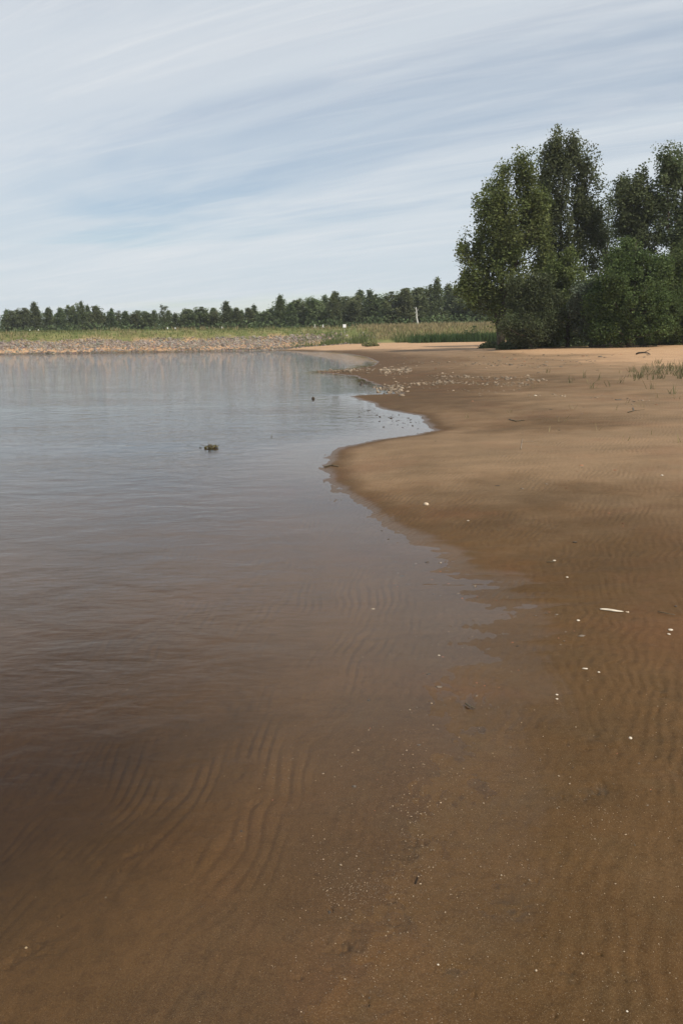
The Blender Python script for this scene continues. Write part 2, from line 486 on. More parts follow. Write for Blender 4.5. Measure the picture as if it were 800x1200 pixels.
MAT = dict(
    sand=sand_material(), water=water_material(),
    poplar=leaf_material('poplar_leaves', (0.100, 0.120, 0.038), (0.150, 0.158, 0.055), 0.46),
    poplar_cool=leaf_material('cool_poplar_leaves', (0.090, 0.118, 0.052), (0.135, 0.160, 0.078), 0.46),
    willow=leaf_material('willow_leaves', (0.080, 0.105, 0.048), (0.120, 0.140, 0.070), 0.44),
    silver=leaf_material('silver_willow_leaves', (0.085, 0.105, 0.065), (0.14, 0.16, 0.11), 0.22),
    bush=leaf_material('bush_leaves', (0.072, 0.112, 0.036), (0.110, 0.150, 0.052), 0.45),
    pine=leaf_material('pine_needles', (0.085, 0.110, 0.048), (0.125, 0.148, 0.066), 0.42),
    broad=leaf_material('broadleaf_leaves', (0.110, 0.138, 0.062), (0.155, 0.172, 0.082), 0.45),
    grass=leaf_material('green_grass', (0.085, 0.108, 0.036), (0.20, 0.185, 0.080), 0.3),
    dull=leaf_material('dull_grass', (0.10, 0.105, 0.05), (0.22, 0.19, 0.10), 0.3),
    straw=leaf_material('straw_grass', (0.24, 0.205, 0.10), (0.40, 0.33, 0.18), 0.3),
    reed=leaf_material('dark_reeds', (0.030, 0.058, 0.018), (0.060, 0.095, 0.030), 0.25),
    bark=plain('bark', (0.055, 0.042, 0.032), (0.11, 0.09, 0.07), 6, 0.9, 0.1, 0.02),
    pale_bark=plain('pale_bark', (0.42, 0.40, 0.36), (0.62, 0.60, 0.55), 3, 0.85, 0.1, 0.01),
    stone=plain('riprap_stone', (0.20, 0.172, 0.145), (0.31, 0.265, 0.22), 5, 0.9, 0.1, 0.02, tint=True),
    pebble=plain('pebble', (0.30, 0.23, 0.17), (0.45, 0.36, 0.27), 30, 0.7, 0.25, 0.002, tint=True),
    shell=plain('shell', (0.42, 0.35, 0.26), (0.66, 0.57, 0.45), 60, 0.45, 0.4, 0.001),
    pale_stone=plain('pale_stone', (0.34, 0.25, 0.17), (0.62, 0.50, 0.36), 45, 0.6, 0.3, 0.002),
    dark_stone=plain('dark_stone', (0.035, 0.026, 0.018), (0.07, 0.05, 0.032), 30, 0.5, 0.4, 0.003),
    wet_wood=plain('wet_wood', (0.05, 0.038, 0.022), (0.11, 0.085, 0.045), 25, 0.5, 0.4, 0.003),
    grey_wood=plain('grey_wood', (0.20, 0.155, 0.11), (0.33, 0.27, 0.21), 9, 0.85, 0.15, 0.01),
    weed=plain('water_weed', (0.10, 0.10, 0.035), (0.19, 0.17, 0.07), 30, 0.7, 0.2, 0.002),
    white=plain('white_paint', (0.72, 0.72, 0.70), (0.82, 0.82, 0.80), 5, 0.5, 0.4),
    grey=plain('grey_metal', (0.22, 0.23, 0.24), (0.30, 0.31, 0.32), 9, 0.4, 0.5),
)

# ------------------------------------------------------------------ ground
def build_ground():
    rs = [0.35]
    while rs[-1] < 3500:
        r = rs[-1]
        rs.append(r + min(1.6 * (r * r + EYE * EYE) / (EYE * 830), 0.0125 * r if r < 260 else 0.05 * r))
    rs = np.array(rs)
    dense = np.linspace(R(-33), R(33), 860)
    side = np.radians(np.concatenate([np.linspace(34, 60, 30), np.linspace(63, 177, 39)]))
    ang = np.concatenate([-side[::-1], dense, side, [math.pi]])
    nr, na = len(rs), len(ang)
    A, RR = np.meshgrid(ang, rs)
    X = (RR * np.sin(A)).ravel(); Y = (RR * np.cos(A)).ravel()
    d = shore_dist(X, Y); z = macro(X, Y, d); z2 = z + detail(X, Y, z, d)
    V = np.stack([X, Y, z2], 1)
    V = np.vstack([V, [[0, 0, hz(0, 0)]]])
    i = np.arange(nr - 1)[:, None] * na; j = np.arange(na)[None, :]; j2 = (j + 1) % na
    F = np.stack([(i + j), (i + j2), (i + na + j2), (i + na + j)], -1).reshape(-1, 4)[:, ::-1]
    me = mesh_np('ground', V, F, MAT['sand'], True)
    # centre cap
    dry = sst(0.02, 0.74 - .50 * sst(98, 118, Y), z + 0.05 * fbm(X * .3, Y * .15, 3, 90)) 
    dry = np.clip(dry + .24 * sst(5.5, 10.5, Y + .8 * fbm(X * .5, Y * .4, 3, 93)) * sst(0, .5, d) * (1 - sst(14, 24, Y)), 0, 1)  # sand colour shifted paler across the middle beach, whatever its height
    wetb = np.exp(-((X - .22 * Y) / 2.2 - .4) ** 2) * np.exp(-((Y - 15) / 1.6) ** 2)
    dry = np.clip(dry - .15 * wetb, 0, 1)
    foot = dike_foot(X)
    grass = sst(0.0, 1.0, (Y - foot + 1.5 * fbm(X * .2, Y * .2, 2, 91)) - np.interp(X, [-10, 4], [6.4, 0.0]))
    behind = sst(0, 5, (Y - 79) - 2 * fbm(X * .2, Y * .2, 2, 92)) * sst(-1, 2, X - .205 * Y)
    grass = np.maximum(grass, behind * 0.9)
    pit = np.zeros_like(X)
    for (a0, b0, r0, dz) in PITS:
        q = ((X - a0) ** 2 + (Y - b0) ** 2)
        pit = np.maximum(pit, np.exp(-q / (r0 * r0 * .7)) * sst(-.5, .5, fbm(X * 30, Y * 30, 2, 96)))
    dark_tint = np.clip(0.5 * pit, 0, 1)  # pits coloured darker towards their middle
    # dark band of damp silt in the hollow of the beach
    dark_tint = np.maximum(dark_tint, 0.26 * sst(0.15, 0.75, fbm(X * .35, Y * .12, 4, 98)) * sst(3, 9, np.hypot(X, Y)) * (1 - sst(30, 60, Y)))
    mk = np.ones((len(V), 4), np.float32)
    mk[:-1, 0] = dry; mk[:-1, 1] = grass; mk[:-1, 2] = dark_tint; mk[-1, :3] = mk[0, :3]
    a = me.attributes.new('mask', 'FLOAT_COLOR', 'POINT'); a.data.foreach_set('color', mk.ravel())
    o = link('ground', me); tag(o, kind='structure')
    o['label'] = 'brown rippled sand beach running under the shallow water and up to the grassed bank'
    # water: one graded sheet with its body below it
    rs2 = np.geomspace(0.5, 420, 260); an2 = np.radians(np.linspace(-180, 180, 241)[:-1]); n2 = len(an2)
    A, RR = np.meshgrid(an2, rs2)
    X = (RR * np.sin(A)).ravel(); Y = (RR * np.cos(A)).ravel()
    dd = shore_dist(X, Y)
    calm = (0.10 + 0.9 * sst(0.1, 1.8, -dd)) * (.75 + .25 * sst(4, 14, np.hypot(X, Y)) + 1.8 * sst(18, 70, np.hypot(X, Y)))
    nt_ = len(X)
    top = np.stack([X, Y, np.zeros(nt_)], 1)
    rim = np.arange(n2) + (len(rs2) - 1) * n2
    V = np.vstack([top, [[0, 0, 0]], top[rim] - [0, 0, 3.5], [[0, 0, -3.5]]])
    i = np.arange(len(rs2) - 1)[:, None] * n2; j = np.arange(n2)[None, :]; j2 = (j + 1) % n2
    F = np.stack([(i + j), (i + n2 + j), (i + n2 + j2), (i + j2)], -1).reshape(-1, 4).tolist()
    c0 = nt_; b0 = nt_ + 1; c1 = b0 + n2
    for k in range(n2):
        k2 = (k + 1) % n2
        F.append((k, k2, c0)); F.append((int(rim[k]), b0 + k, b0 + k2, int(rim[k2]))); F.append((b0 + k, c1, b0 + k2))
    me = bpy.data.meshes.new('water'); me.from_pydata(V.tolist(), [], F); me.validate()
    bm = bmesh.new(); bm.from_mesh(me); bmesh.ops.recalc_face_normals(bm, faces=bm.faces); bm.to_mesh(me); bm.free()
    me.materials.append(MAT['water'])
    a = me.attributes.new('calm', 'FLOAT', 'POINT')
    cc = np.ones(len(me.vertices), np.float32); cc[:nt_] = calm; a.data.foreach_set('value', cc)
    o = link('water', me); tag(o, kind='structure')
    o['label'] = 'shallow brown lake water, faintly rippled, with sandy bed showing through near the shore'


build_ground()

# ------------------------------------------------------------------ shapes
ICO = None


def ico():
    global ICO
    if ICO is None:
        bm = bmesh.new(); bmesh.ops.create_icosphere(bm, subdivisions=1, radius=1)
        v = np.array([q.co[:] for q in bm.verts]); f = np.array([[w.index for w in q.verts] for q in bm.faces]); bm.free()
        ICO = (v, f)
    return ICO


OCT = (np.array([[1, 0, 0], [-1, 0, 0], [0, 1, 0], [0, -1, 0], [0, 0, 1], [0, 0, -1]], float),
       np.array([[0, 2, 4], [2, 1, 4], [1, 3, 4], [3, 0, 4], [2, 0, 5], [1, 2, 5], [3, 1, 5], [0, 3, 5]]))


def rots(n, g):
    q = g.normal(size=(n, 4)); q /= np.linalg.norm(q, axis=1)[:, None]
    w, x, y, z = q.T
    return np.stack([np.stack([1 - 2 * (y * y + z * z), 2 * (x * y - z * w), 2 * (x * z + y * w)], -1),
                     np.stack([2 * (x * y + z * w), 1 - 2 * (x * x + z * z), 2 * (y * z - x * w)], -1),
                     np.stack([2 * (x * z - y * w), 2 * (y * z + x * w), 1 - 2 * (x * x + y * y)], -1)], 1)


def lumps(P, size, g, base=None, flatz=0.6, jag=0.25, tint=None):
    """n irregular lumps joined: returns V,F,colours"""
    bv, bf = base or ico()
    n = len(P)
    B = np.repeat(bv[None], n, 0) * (1 + jag * g.normal(size=(n, len(bv), 1)))
    sc = np.stack([size * g.uniform(.7, 1.3, n), size * g.uniform(.7, 1.3, n), size * g.uniform(.6, 1.0, n)], 1)
    B = B * sc[:, None, :]
    B = np.einsum('nij,nkj->nki', rots(n, g), B)
    B[:, :, 2] *= flatz
    V = (B + P[:, None, :]).reshape(-1, 3)
    F = (bf[None] + (np.arange(n) * len(bv))[:, None, None]).reshape(-1, bf.shape[1])
    col = None
    if tint is not None: col = np.repeat(tint, len(bv), 0)
    return V, F, col


def tube(pts, rads, seg=6):
    """tapered tube along pts: V, F(quads) lists"""
    V = []; F = []
    pts = [Vector(p) for p in pts]
    for i, p in enumerate(pts):
        t = (pts[min(i + 1, len(pts) - 1)] - pts[max(i - 1, 0)]).normalized()
        a = t.cross(Vector((0.13, 0.91, 0.4))).normalized(); b = t.cross(a)
        for k in range(seg):
            w = 2 * math.pi * k / seg
            V.append((p + (a * math.cos(w) + b * math.sin(w)) * rads[i])[:])
    for i in range(len(pts) - 1):
        for k in range(seg):
            k2 = (k + 1) % seg
            F.append((i * seg + k, i * seg + k2, (i + 1) * seg + k2, (i + 1) * seg + k))
    V.append(pts[0][:]); V.append(pts[-1][:])
    m0 = len(V) - 2; n = len(pts)
    for k in range(seg):
        k2 = (k + 1) % seg
        F.append((m0, k2, k, k)); F.append((m0 + 1, (n - 1) * seg + k, (n - 1) * seg + k2, (n - 1) * seg + k2))
    return V, F


class MB:
    def __init__(s): s.V = []; s.F = []

    def add(s, VF):
        o = len(s.V); s.V += list(VF[0]); s.F += [tuple(dict.fromkeys(i + o for i in f)) for f in VF[1]]; return s

    def mesh(s, name, mat, smooth=True):
        me = bpy.data.meshes.new(name); me.from_pydata([tuple(v) for v in s.V], [], s.F)
        me.materials.append(mat); me.validate()
        if smooth: me.polygons.foreach_set('use_smooth', [True] * len(me.polygons))
        me.update()
        return me


def leaves(P, size, g, up=0.25, aspect=0.8, tint=None, droop=None):
    """one bent-diamond leaf (quad) at each P"""
    n = len(P)
    nrm = g.normal(size=(n, 3)); nrm[:, 2] = np.abs(nrm[:, 2]) + up; nrm /= np.linalg.norm(nrm, axis=1)[:, None]
    a = g.normal(size=(n, 3))
    if droop is not None: a = a * 0.6 + droop
    a -= (a * nrm).sum(1)[:, None] * nrm; a /= np.linalg.norm(a, axis=1)[:, None]
    b = np.cross(nrm, a)
    s = (size * g.uniform(.6, 1.35, n))[:, None]
    V = np.stack([P - a * s * .5, P + b * s * .5 * aspect + a * s * .08, P + a * s * .5, P - b * s * .5 * aspect + a * s * .08], 1).reshape(-1, 3)
    F = np.arange(n * 4).reshape(-1, 4)
    col = np.repeat(tint, 4, 0) if tint is not None else None
    return V, F, col


def unit_dirs(n, g):
    v = g.normal(size=(n, 3)); return v / np.linalg.norm(v, axis=1)[:, None]


def crown_pts(lobes, n_clump, g, per, clump_r, fill=0.55, stretch=(1, 1, 1.3)):
    """clumps spread through ellipsoid lobes (cx,cy,cz,rx,ry,rz); returns clump centres and leaf points + ids"""
    lob = np.array(lobes); vol = lob[:, 3] * lob[:, 4] * lob[:, 5]
    w = vol ** .62; w = w / w.sum()
    k = g.choice(len(lob), n_clump, p=w)
    dr = unit_dirs(n_clump, g)
    rad = g.uniform(0, 1, n_clump) ** 0.38
    L_ = lob[k]
    Cc = L_[:, :3] + dr * rad[:, None] * L_[:, 3:6]
    cid = np.repeat(np.arange(n_clump), per)
    q = np.clip(g.normal(size=(len(cid), 3)), -1.7, 1.7) * np.array(stretch) * 0.42
    cr = clump_r * g.uniform(.6, 1.35, n_clump)
    P = Cc[cid] + q * cr[cid][:, None]
    return Cc, P, cid


def make_tree(name, base, label, lobes, g, mat, stems, n_clump, per, clump_r, leaf, cat='tree', group=None,
              trunk_r=0.22, holes=0.0, droop=None, stretch=(1, 1, 1.3), up=0.25, bark='bark', limb_n=40):
    """lobes relative to the base; stems: list of polylines (relative) of the main trunks"""
    root = empty(name, base, label, cat, group)
    Cc, P, cid = crown_pts(lobes, n_clump, g, per, clump_r, stretch=stretch)
    if holes > 0:
        hn = fbm(Cc[:, 0] * .55 + 3.3 * g.uniform(), Cc[:, 2] * .45 + Cc[:, 1] * .3, 2, 11)
        keep = hn > -0.55 + holes
        P = P[keep[cid]]; cid2 = cid[keep[cid]]
    else:
        cid2 = cid
    P[:, 2] = np.maximum(P[:, 2], 0.12)
    ct = g.uniform(0, 1, len(Cc)); cv = g.uniform(0.15, 0.85, len(Cc))
    t = np.zeros((len(P), 3)); t[:, 0] = np.clip(ct[cid2] + g.normal(size=len(P)) * .22, 0, 1)
    t[:, 1] = np.clip(cv[cid2] + g.normal(size=len(P)) * .18, 0, 1)
    V, F, col = leaves(P, leaf, g, up=up, tint=t, droop=droop)
    cr = link('crown', mesh_np('crown', V, F, MAT[mat], False, col), root)
    mb = MB()
    allp = []
    for st in stems:
        n = 9; st = [Vector(s) for s in st]; pts = []
        for i in range(n + 1):
            f = i / n * (len(st) - 1); a = int(min(f, len(st) - 2)); pts.append(st[a].lerp(st[a + 1], f - a))
        for i in range(1, n):
            pts[i] += Vector((g.normal(), g.normal(), 0)) * 0.06 * (pts[-1].z / 10)
        r0 = trunk_r * (1 if len(stems) == 1 else .8)
        mb.add(tube(pts, [r0 * (1.25 if i == 0 else 1) * (1 - i / n) ** .8 + .02 for i in range(n + 1)], 7))
        allp += [(p, r0 * (1 - i / n) ** .8 + .02) for i, p in enumerate(pts)]
    link('trunk', mb.mesh('trunk', MAT[bark]), root)
    lm = MB()
    sel = g.choice(len(Cc), min(limb_n, len(Cc)), replace=False)
    for s in sel:
        c = Vector(Cc[s])
        best = min(allp, key=lambda a: (a[0] - c).length + (0 if a[0].z < c.z - .15 * (c - a[0]).length else 6))
        p, r = best; L_ = (c - p).length
        if L_ < .3: continue
        mid = p.lerp(c, .5) + Vector((g.normal() * .06, g.normal() * .06, -.06)) * L_
        rr = min(r * .6, 0.02 + 0.022 * L_)
        lm.add(tube([p, mid, c], [rr, rr * .6, .012], 4))
    link('branches', lm.mesh('branches', MAT[bark]), root)['kind'] = 'stuff'
    return root


# ------------------------------------------------------------------ the trees on the right
def tree_px(name, px, dist, label, lob_px, g, mat, **kw):
    """lob_px: (px, py, half width px, half height px, depth offset m)"""
    x = at_dist(px, 400, dist).x
    base = Vector((x, dist, hz(x, dist) - 0.05)); k = dist / 952.0
    lobes = []
    for (lx, ly, rx, ry, dy) in lob_px:
        p = at_dist(lx, ly, dist)
        rxm = rx * k; lobes.append((p.x - base.x, dy, p.z - base.z, rxm, max(rxm, .8) * 1.0, ry * k))
    tips = []
    for (lx, ly, lz, ax, ay, az) in lobes:
        for q in range(int(3 + ax * az * .35)):
            a_ = g.uniform(-.15, math.pi + .15); f = g.uniform(.74, 1.0); s_ = g.uniform(.16, .34)
            tips.append((lx + ax * math.cos(a_) * f, ly + ay * g.uniform(-.6, .6), lz + az * math.sin(a_) * f, ax * s_ + .12, ay * s_, (az * s_ + .2) * g.uniform(1, 1.6)))
    lobes = [(a, b_, c_, d_ * .9, e_, f_ * .92) for a, b_, c_, d_, e_, f_ in lobes] + tips
    stems = kw.pop('stems_px', None)
    if stems:
        st = []
        for s in stems:
            st.append([(0, 0, -0.2)] + [(at_dist(a, b, dist).x - base.x, dy, at_dist(a, b, dist).z - base.z) for a, b, dy in s])
    else:
        st = [[(0, 0, -.2), (0, 0, max(l[2] for l in lobes))]]
    return make_tree(name, base, label, lobes, g, MATK(mat), st, **kw)


def MATK(m): return m


G = np.random.default_rng(11)
tree_px('poplar_tree', 587, 82, 'broad olive green poplar at the left end of the tree group, leaning over the beach', [
    (600, 218, 17, 26, 0), (580, 240, 20, 30, .5), (618, 215, 12, 28, -.4), (570, 262, 16, 26, -.5), (600, 270, 34, 38, 0),
    (552, 288, 15, 22, .4), (546, 312, 13, 16, -.4), (562, 315, 24, 28, .5), (595, 320, 30, 36, -.4), (548, 335, 14, 12, 0),
    (568, 350, 20, 18, .3), (584, 368, 16, 18, 0), (625, 262, 14, 34, .5), (630, 300, 14, 30, 0)], G, 'poplar',
    n_clump=720, per=84, clump_r=.85, leaf=.215, trunk_r=.34, holes=.18, stretch=(1, 1, 1.35), limb_n=110,
    stems_px=[[(586, 360, 0), (590, 300, .2), (598, 205, 0)], [(582, 365, .3), (572, 320, .5), (560, 280, .4)],
              [(592, 350, -.2), (608, 290, 0), (618, 200, 0)]], group='tall poplars of the tree group')
tree_px('poplar_tree', 652, 88, 'tallest poplar of the tree group, cooler green with a narrow rounded top', [
    (660, 185, 20, 24, 0), (646, 195, 13, 24, .4), (680, 198, 17, 26, -.3), (655, 228, 26, 34, 0), (686, 232, 16, 34, .3),
    (640, 240, 14, 26, -.4), (665, 268, 32, 34, .2), (694, 270, 13, 28, 0), (640, 290, 20, 30, 0), (680, 305, 26, 30, -.3),
    (650, 330, 22, 26, .2), (660, 360, 22, 20, 0)], G, 'poplar_cool',
    n_clump=660, per=84, clump_r=.8, leaf=.215, trunk_r=.36, holes=.10, stretch=(.9, .9, 1.5), limb_n=120,
    stems_px=[[(654, 330, 0), (656, 260, .1), (662, 175, 0)], [(658, 340, .2), (674, 280, .4), (686, 200, .2)],
              [(650, 330, 0), (644, 270, -.3), (642, 195, 0)]], group='tall poplars of the tree group')
tree_px('sparse_tree', 708, 98, 'thin airy tree with sky showing through, between the two tall poplar crowns', [
    (712, 260, 14, 26, 0), (706, 295, 18, 26, 0), (722, 290, 12, 26, .3), (700, 325, 18, 20, 0), (718, 330, 16, 22, 0), (712, 240, 7, 10, 0)],
    G, 'willow', n_clump=330, per=26, clump_r=.8, leaf=.19, trunk_r=.18, holes=.15, limb_n=70,
    stems_px=[[(708, 330, 0), (712, 240, 0)]])
tree_px('poplar_tree', 742, 84, 'ragged poplar with several forked tops, just right of the thin airy tree', [
    (739, 224, 13, 18, 0), (732, 248, 12, 22, .3), (752, 220, 10, 17, 0), (746, 250, 20, 28, 0), (742, 285, 18, 26, .3), (755, 285, 16, 30, 0), (740, 330, 24, 30, 0)],
    G, 'poplar_cool', n_clump=380, per=84, clump_r=.75, leaf=.215, trunk_r=.28, holes=.22, limb_n=80,
    stems_px=[[(742, 300, 0), (736, 215, 0)], [(744, 300, .2), (753, 210, .2)]], group='tall poplars of the tree group')
tree_px('poplar_tree', 786, 83, 'tall poplar cut off by the right edge of the photograph', [
    (772, 200, 10, 18, 0), (790, 196, 12, 18, 0), (780, 225, 20, 26, .2), (800, 225, 14, 30, 0), (776, 255, 12, 26, 0), (802, 270, 18, 34, .2),
    (784, 300, 26, 32, 0), (820, 290, 20, 34, 0), (800, 340, 30, 32, 0), (822, 240, 10, 22, 0)],
    G, 'poplar_cool', n_clump=540, per=84, clump_r=.8, leaf=.215, trunk_r=.32, holes=.22, limb_n=90,
    stems_px=[[(786, 300, 0), (778, 195, 0)], [(790, 300, .2), (802, 210, .2)]], group='tall poplars of the tree group')
tree_px('willow_tree', 622, 77, 'dull green bushy willow reaching the sand at the foot of the tall poplars', [
    (622, 342, 18, 22, 0), (610, 360, 18, 22, .4), (634, 358, 20, 24, -.2), (622, 382, 30, 20, 0), (606, 388, 14, 13, 0), (640, 386, 16, 15, 0)],
    G, 'willow', n_clump=330, per=85, clump_r=.6, leaf=.165, trunk_r=.15, limb_n=50, group='willows in front of the poplars')
tree_px('willow_tree', 664, 79, 'olive green willow with a tall loose crown, left of the dense rounded bush', [
    (662, 318, 18, 20, 0), (652, 340, 18, 26, .3), (674, 345, 20, 30, 0), (662, 375, 26, 26, 0), (680, 385, 16, 16, 0), (650, 388, 14, 13, 0)],
    G, 'poplar', n_clump=330, per=82, clump_r=.65, leaf=.17, trunk_r=.16, limb_n=50, group='willows in front of the poplars')
tree_px('willow_tree', 692, 76, 'silvery grey willow in the dip between the olive willow and the dense bush', [
    (690, 345, 15, 18, 0), (684, 362, 16, 20, .2), (702, 355, 15, 22, 0), (694, 384, 20, 18, 0)],
    G, 'silver', n_clump=220, per=60, clump_r=.55, leaf=.18, trunk_r=.13, limb_n=40, group='willows in front of the poplars')
tree_px('leafy_bush', 738, 73, 'large dense dark green bush with a dark trunk gap at its foot', [
    (738, 305, 16, 20, 0), (728, 325, 22, 26, .3), (756, 322, 20, 26, 0), (740, 352, 40, 32, 0), (710, 362, 20, 26, .3), (772, 358, 22, 28, 0),
    (722, 385, 24, 18, 0), (764, 384, 26, 17, 0), (705, 388, 14, 14, 0)],
    G, 'bush', n_clump=640, per=90, clump_r=.66, leaf=.165, trunk_r=.26, limb_n=60, cat='bush')
tree_px('leafy_bush', 800, 76, 'bright green bush at the right edge behind the dense dark one', [
    (798, 310, 18, 24, 0), (785, 335, 18, 26, 0), (815, 330, 24, 30, 0), (800, 365, 30, 30, 0), (825, 370, 22, 30, 0), (790, 388, 20, 14, 0)],
    G, 'bush', n_clump=380, per=85, clump_r=.62, leaf=.17, trunk_r=.2, limb_n=40, cat='bush')
# low undergrowth between the stems: nobody could count it
def undergrowth():
    g = np.random.default_rng(5); P = []; T = []
    for (px, py, dist, r, h) in [(600, 398, 79, 1.6, .9), (615, 399, 83, 2, 1.2), (635, 399, 81, 1.8, 1.2), (650, 399, 86, 2, 1.4), (668, 399, 84, 2, 1.4),
                                 (690, 399, 82, 2, 1.6), (715, 399, 80, 2, 1.2), (765, 399, 78, 2, 1.0), (792, 399, 79, 2, 1.2), (815, 399, 80, 2, 1.4),
                                 (578, 398, 86, 1.6, .7), (640, 399, 92, 3, 2.2), (690, 399, 92, 3, 2.4), (740, 399, 90, 3, 2.4), (780, 399, 90, 3, 2.4)]:
        n = int(900 * r); x = at_dist(px, py, dist).x
        q = unit_dirs(n, g) * g.uniform(0, 1, (n, 1)) ** .5 * [r, r * .8, h]
        X = x + q[:, 0]; Y = dist + q[:, 1]; Z = hgt(X, Y, False) + np.abs(q[:, 2])
        P.append(np.stack([X, Y, Z], 1))
    P = np.vstack(P); t = g.uniform(.1, .8, (len(P), 3))
    V, F, col = leaves(P, .2, g, tint=t)
    o = link('undergrowth', mesh_np('undergrowth', V, F, MAT['willow'], False, col))
    tag(o, 'dark low undergrowth filling the shade between the tree trunks', 'undergrowth', kind='stuff')


undergrowth()

# ------------------------------------------------------------------ the far wood
SKY_X = [-260, -180, -100, -40, 5, 14, 40, 57, 78, 95, 112, 130, 155, 180, 192, 215, 233, 245, 265, 278, 290, 303, 315, 328, 340, 352, 372, 392, 408, 422, 440, 460, 475, 487, 500, 512, 525, 540, 570, 620, 700, 800, 900, 1050]
SKY_Y = [368, 364, 362, 362, 362, 361, 355, 359, 356, 354, 359, 361, 360, 363, 359, 362, 358, 362, 354, 360, 356, 357, 358, 347, 351, 343, 345, 341, 342, 340, 342, 342, 338, 332, 333, 327, 333, 332, 330, 328, 326, 330, 335, 340]


def wood_dist(px): return float(np.interp(px, [-200, 0, 560, 1000], [245, 238, 200, 195]))


def proto(kind, g):
    """a far tree 10 m high: crown mesh, trunk mesh"""
    H = 10.0; P = []; T = []
    if kind.startswith('pine'):
        nw = 13
        for w in range(nw):
            f = w / (nw - 1); z = .7 + f * 8.8
            r = 2.4 * (1 - f) ** .85 * (0.75 + .5 * g.uniform()) + .12
            if kind == 'pine_flat': r = (2.6 if f > .45 else 1.8) * (1 - max(0, f - .7) * 2.2) * (.75 + .5 * g.uniform())
            m = int(4 + 4 * (1 - f))
            for k in range(m):
                a = 2 * math.pi * (k + g.uniform()) / m; rr = r * g.uniform(.45, 1.0)
                c = np.array([math.cos(a) * rr, math.sin(a) * rr, z + g.normal() * .3])
                n = 44; w_ = .30 + .22 * (1 - f); q = g.normal(size=(n, 3)) * [w_, w_, .34]
                P.append(c + q); v = g.uniform(.1, .9); T.append(np.stack([g.uniform(0, 1, n), np.clip(v + g.normal(size=n) * .15, 0, 1), np.zeros(n)], 1))
        P.append(np.stack([g.normal(size=30) * .15, g.normal(size=30) * .15, g.uniform(9, 10, 30)], 1)); T.append(g.uniform(.2, .8, (30, 3)))
        tr = .17
    else:
        lob = {'round': [(-.8, 0, 8.3, .5, .5, 1.2), (1.0, .2, 7.8, .5, .5, 1.2), (.2, 0, 9.3, .4, .4, .7), (0, 0, 6.2, 2.3, 2.3, 3.2), (-.9, .3, 4.4, 1.8, 1.8, 2.6), (1.1, 0, 4.8, 1.7, 1.8, 2.8), (.2, 0, 8.3, 1.3, 1.3, 1.6), (0, 0, 2.6, 2.2, 2.2, 1.8)],
               'slender': [(-.5, .1, 8.4, .35, .35, 1.1), (.6, 0, 7.9, .35, .35, 1.2), (0, 0, 7.2, 1.3, 1.3, 2.6), (.3, 0, 4.8, 1.7, 1.7, 3), (-.4, 0, 3.0, 1.7, 1.7, 2), (.1, 0, 9.1, .6, .6, .9)],
               'wide': [(-1.3, 0, 6, 1.9, 2, 2.8), (1.4, .2, 6.4, 1.9, 2, 2.9), (0, 0, 4, 2.9, 2.6, 2.8), (1.6, 0, 8.4, .9, .9, 1.3), (-.9, 0, 8.2, 1, 1, 1.3), (0, 0, 2.2, 2.5, 2.4, 1.6)]}[kind]
        Cc, q, cid = crown_pts(lob, 120, g, 42, .62, stretch=(1, 1, 1.5))
        q = np.clip(q, -9, 9.99 if True else 0); P.append(q)
        cv = g.uniform(.1, .9, 120); ct = g.uniform(0, 1, 120)
        T.append(np.stack([ct[cid], np.clip(cv[cid] + g.normal(size=len(cid)) * .12, 0, 1), cid * 0.0], 1))
        tr = .14
    P = np.vstack(P); T = np.vstack(T); P[:, 2] = np.maximum(P[:, 2], .3)
    V, F, col = leaves(P, .37, g, up=.35, tint=T)
    mat = MAT['pine'] if kind.startswith('pine') else MAT['broad']
    cm = mesh_np('crown', V, F, mat, False, col)
    tm = MB().add(tube([(0, 0, -.3), (.05, .05, 4), (0, 0, 9.3)], [tr, tr * .7, .03], 5)).mesh('trunk', MAT['bark'])
    return cm, tm


gw = np.random.default_rng(23)
PRO = {}
for kd in ('pine', 'pine', 'pine', 'pine_flat', 'round', 'round', 'slender', 'slender', 'wide'):
    PRO.setdefault(kd, []).append(proto(kd, gw))
NAMEK = {'pine': 'pine_tree', 'pine_flat': 'pine_tree', 'round': 'broadleaf_tree', 'slender': 'slender_tree', 'wide': 'broadleaf_tree'}
DESC = {'pine': 'dark conical pine', 'pine_flat': 'dark flat-topped pine', 'round': 'mid green rounded tree', 'slender': 'lighter green slender birch-like tree', 'wide': 'wide green tree with an uneven top'}


SPECIAL = {40: ('pine', 'tall dark tree standing above the wood right behind the first pair of white posts', 1.15, 'tree behind the first white posts'),
           95: ('pine', 'pointed pine rising from the wood about halfway between the two left pairs of white posts', .8, 'lone pointed pine'),
           192: ('pine_flat', 'umbrella-topped pine standing up behind the middle pair of white posts', .8, 'umbrella-topped pine'),
           265: ('pine', 'broad layered black-green pine standing above its neighbours left of the end of the lake', 1.25, 'broad layered pine'),
           328: ('pine', 'tall dark pine breaking the skyline where the wood begins to rise', 1.05, 'pine where the skyline rises'),
           392: ('slender', 'peaked green tree rising behind the right pair of white posts', 1.0, 'peaked tree behind the right posts'),
           460: ('round', 'large rounded light green tree left of the bare pale trunk', 1.35, 'large rounded tree'),
           512: ('pine', 'tallest dark pine of the wood, just left of the olive poplar', 1.0, 'tallest dark pine')}
ORD = ['', 'first', 'second', 'third', 'fourth', 'fifth', 'sixth', 'seventh']
LOOK = {'pine': 'dark conical pine', 'pine_flat': 'flat-topped pine', 'round': 'rounded green tree', 'slender': 'slender lighter tree', 'wide': 'wide green tree'}


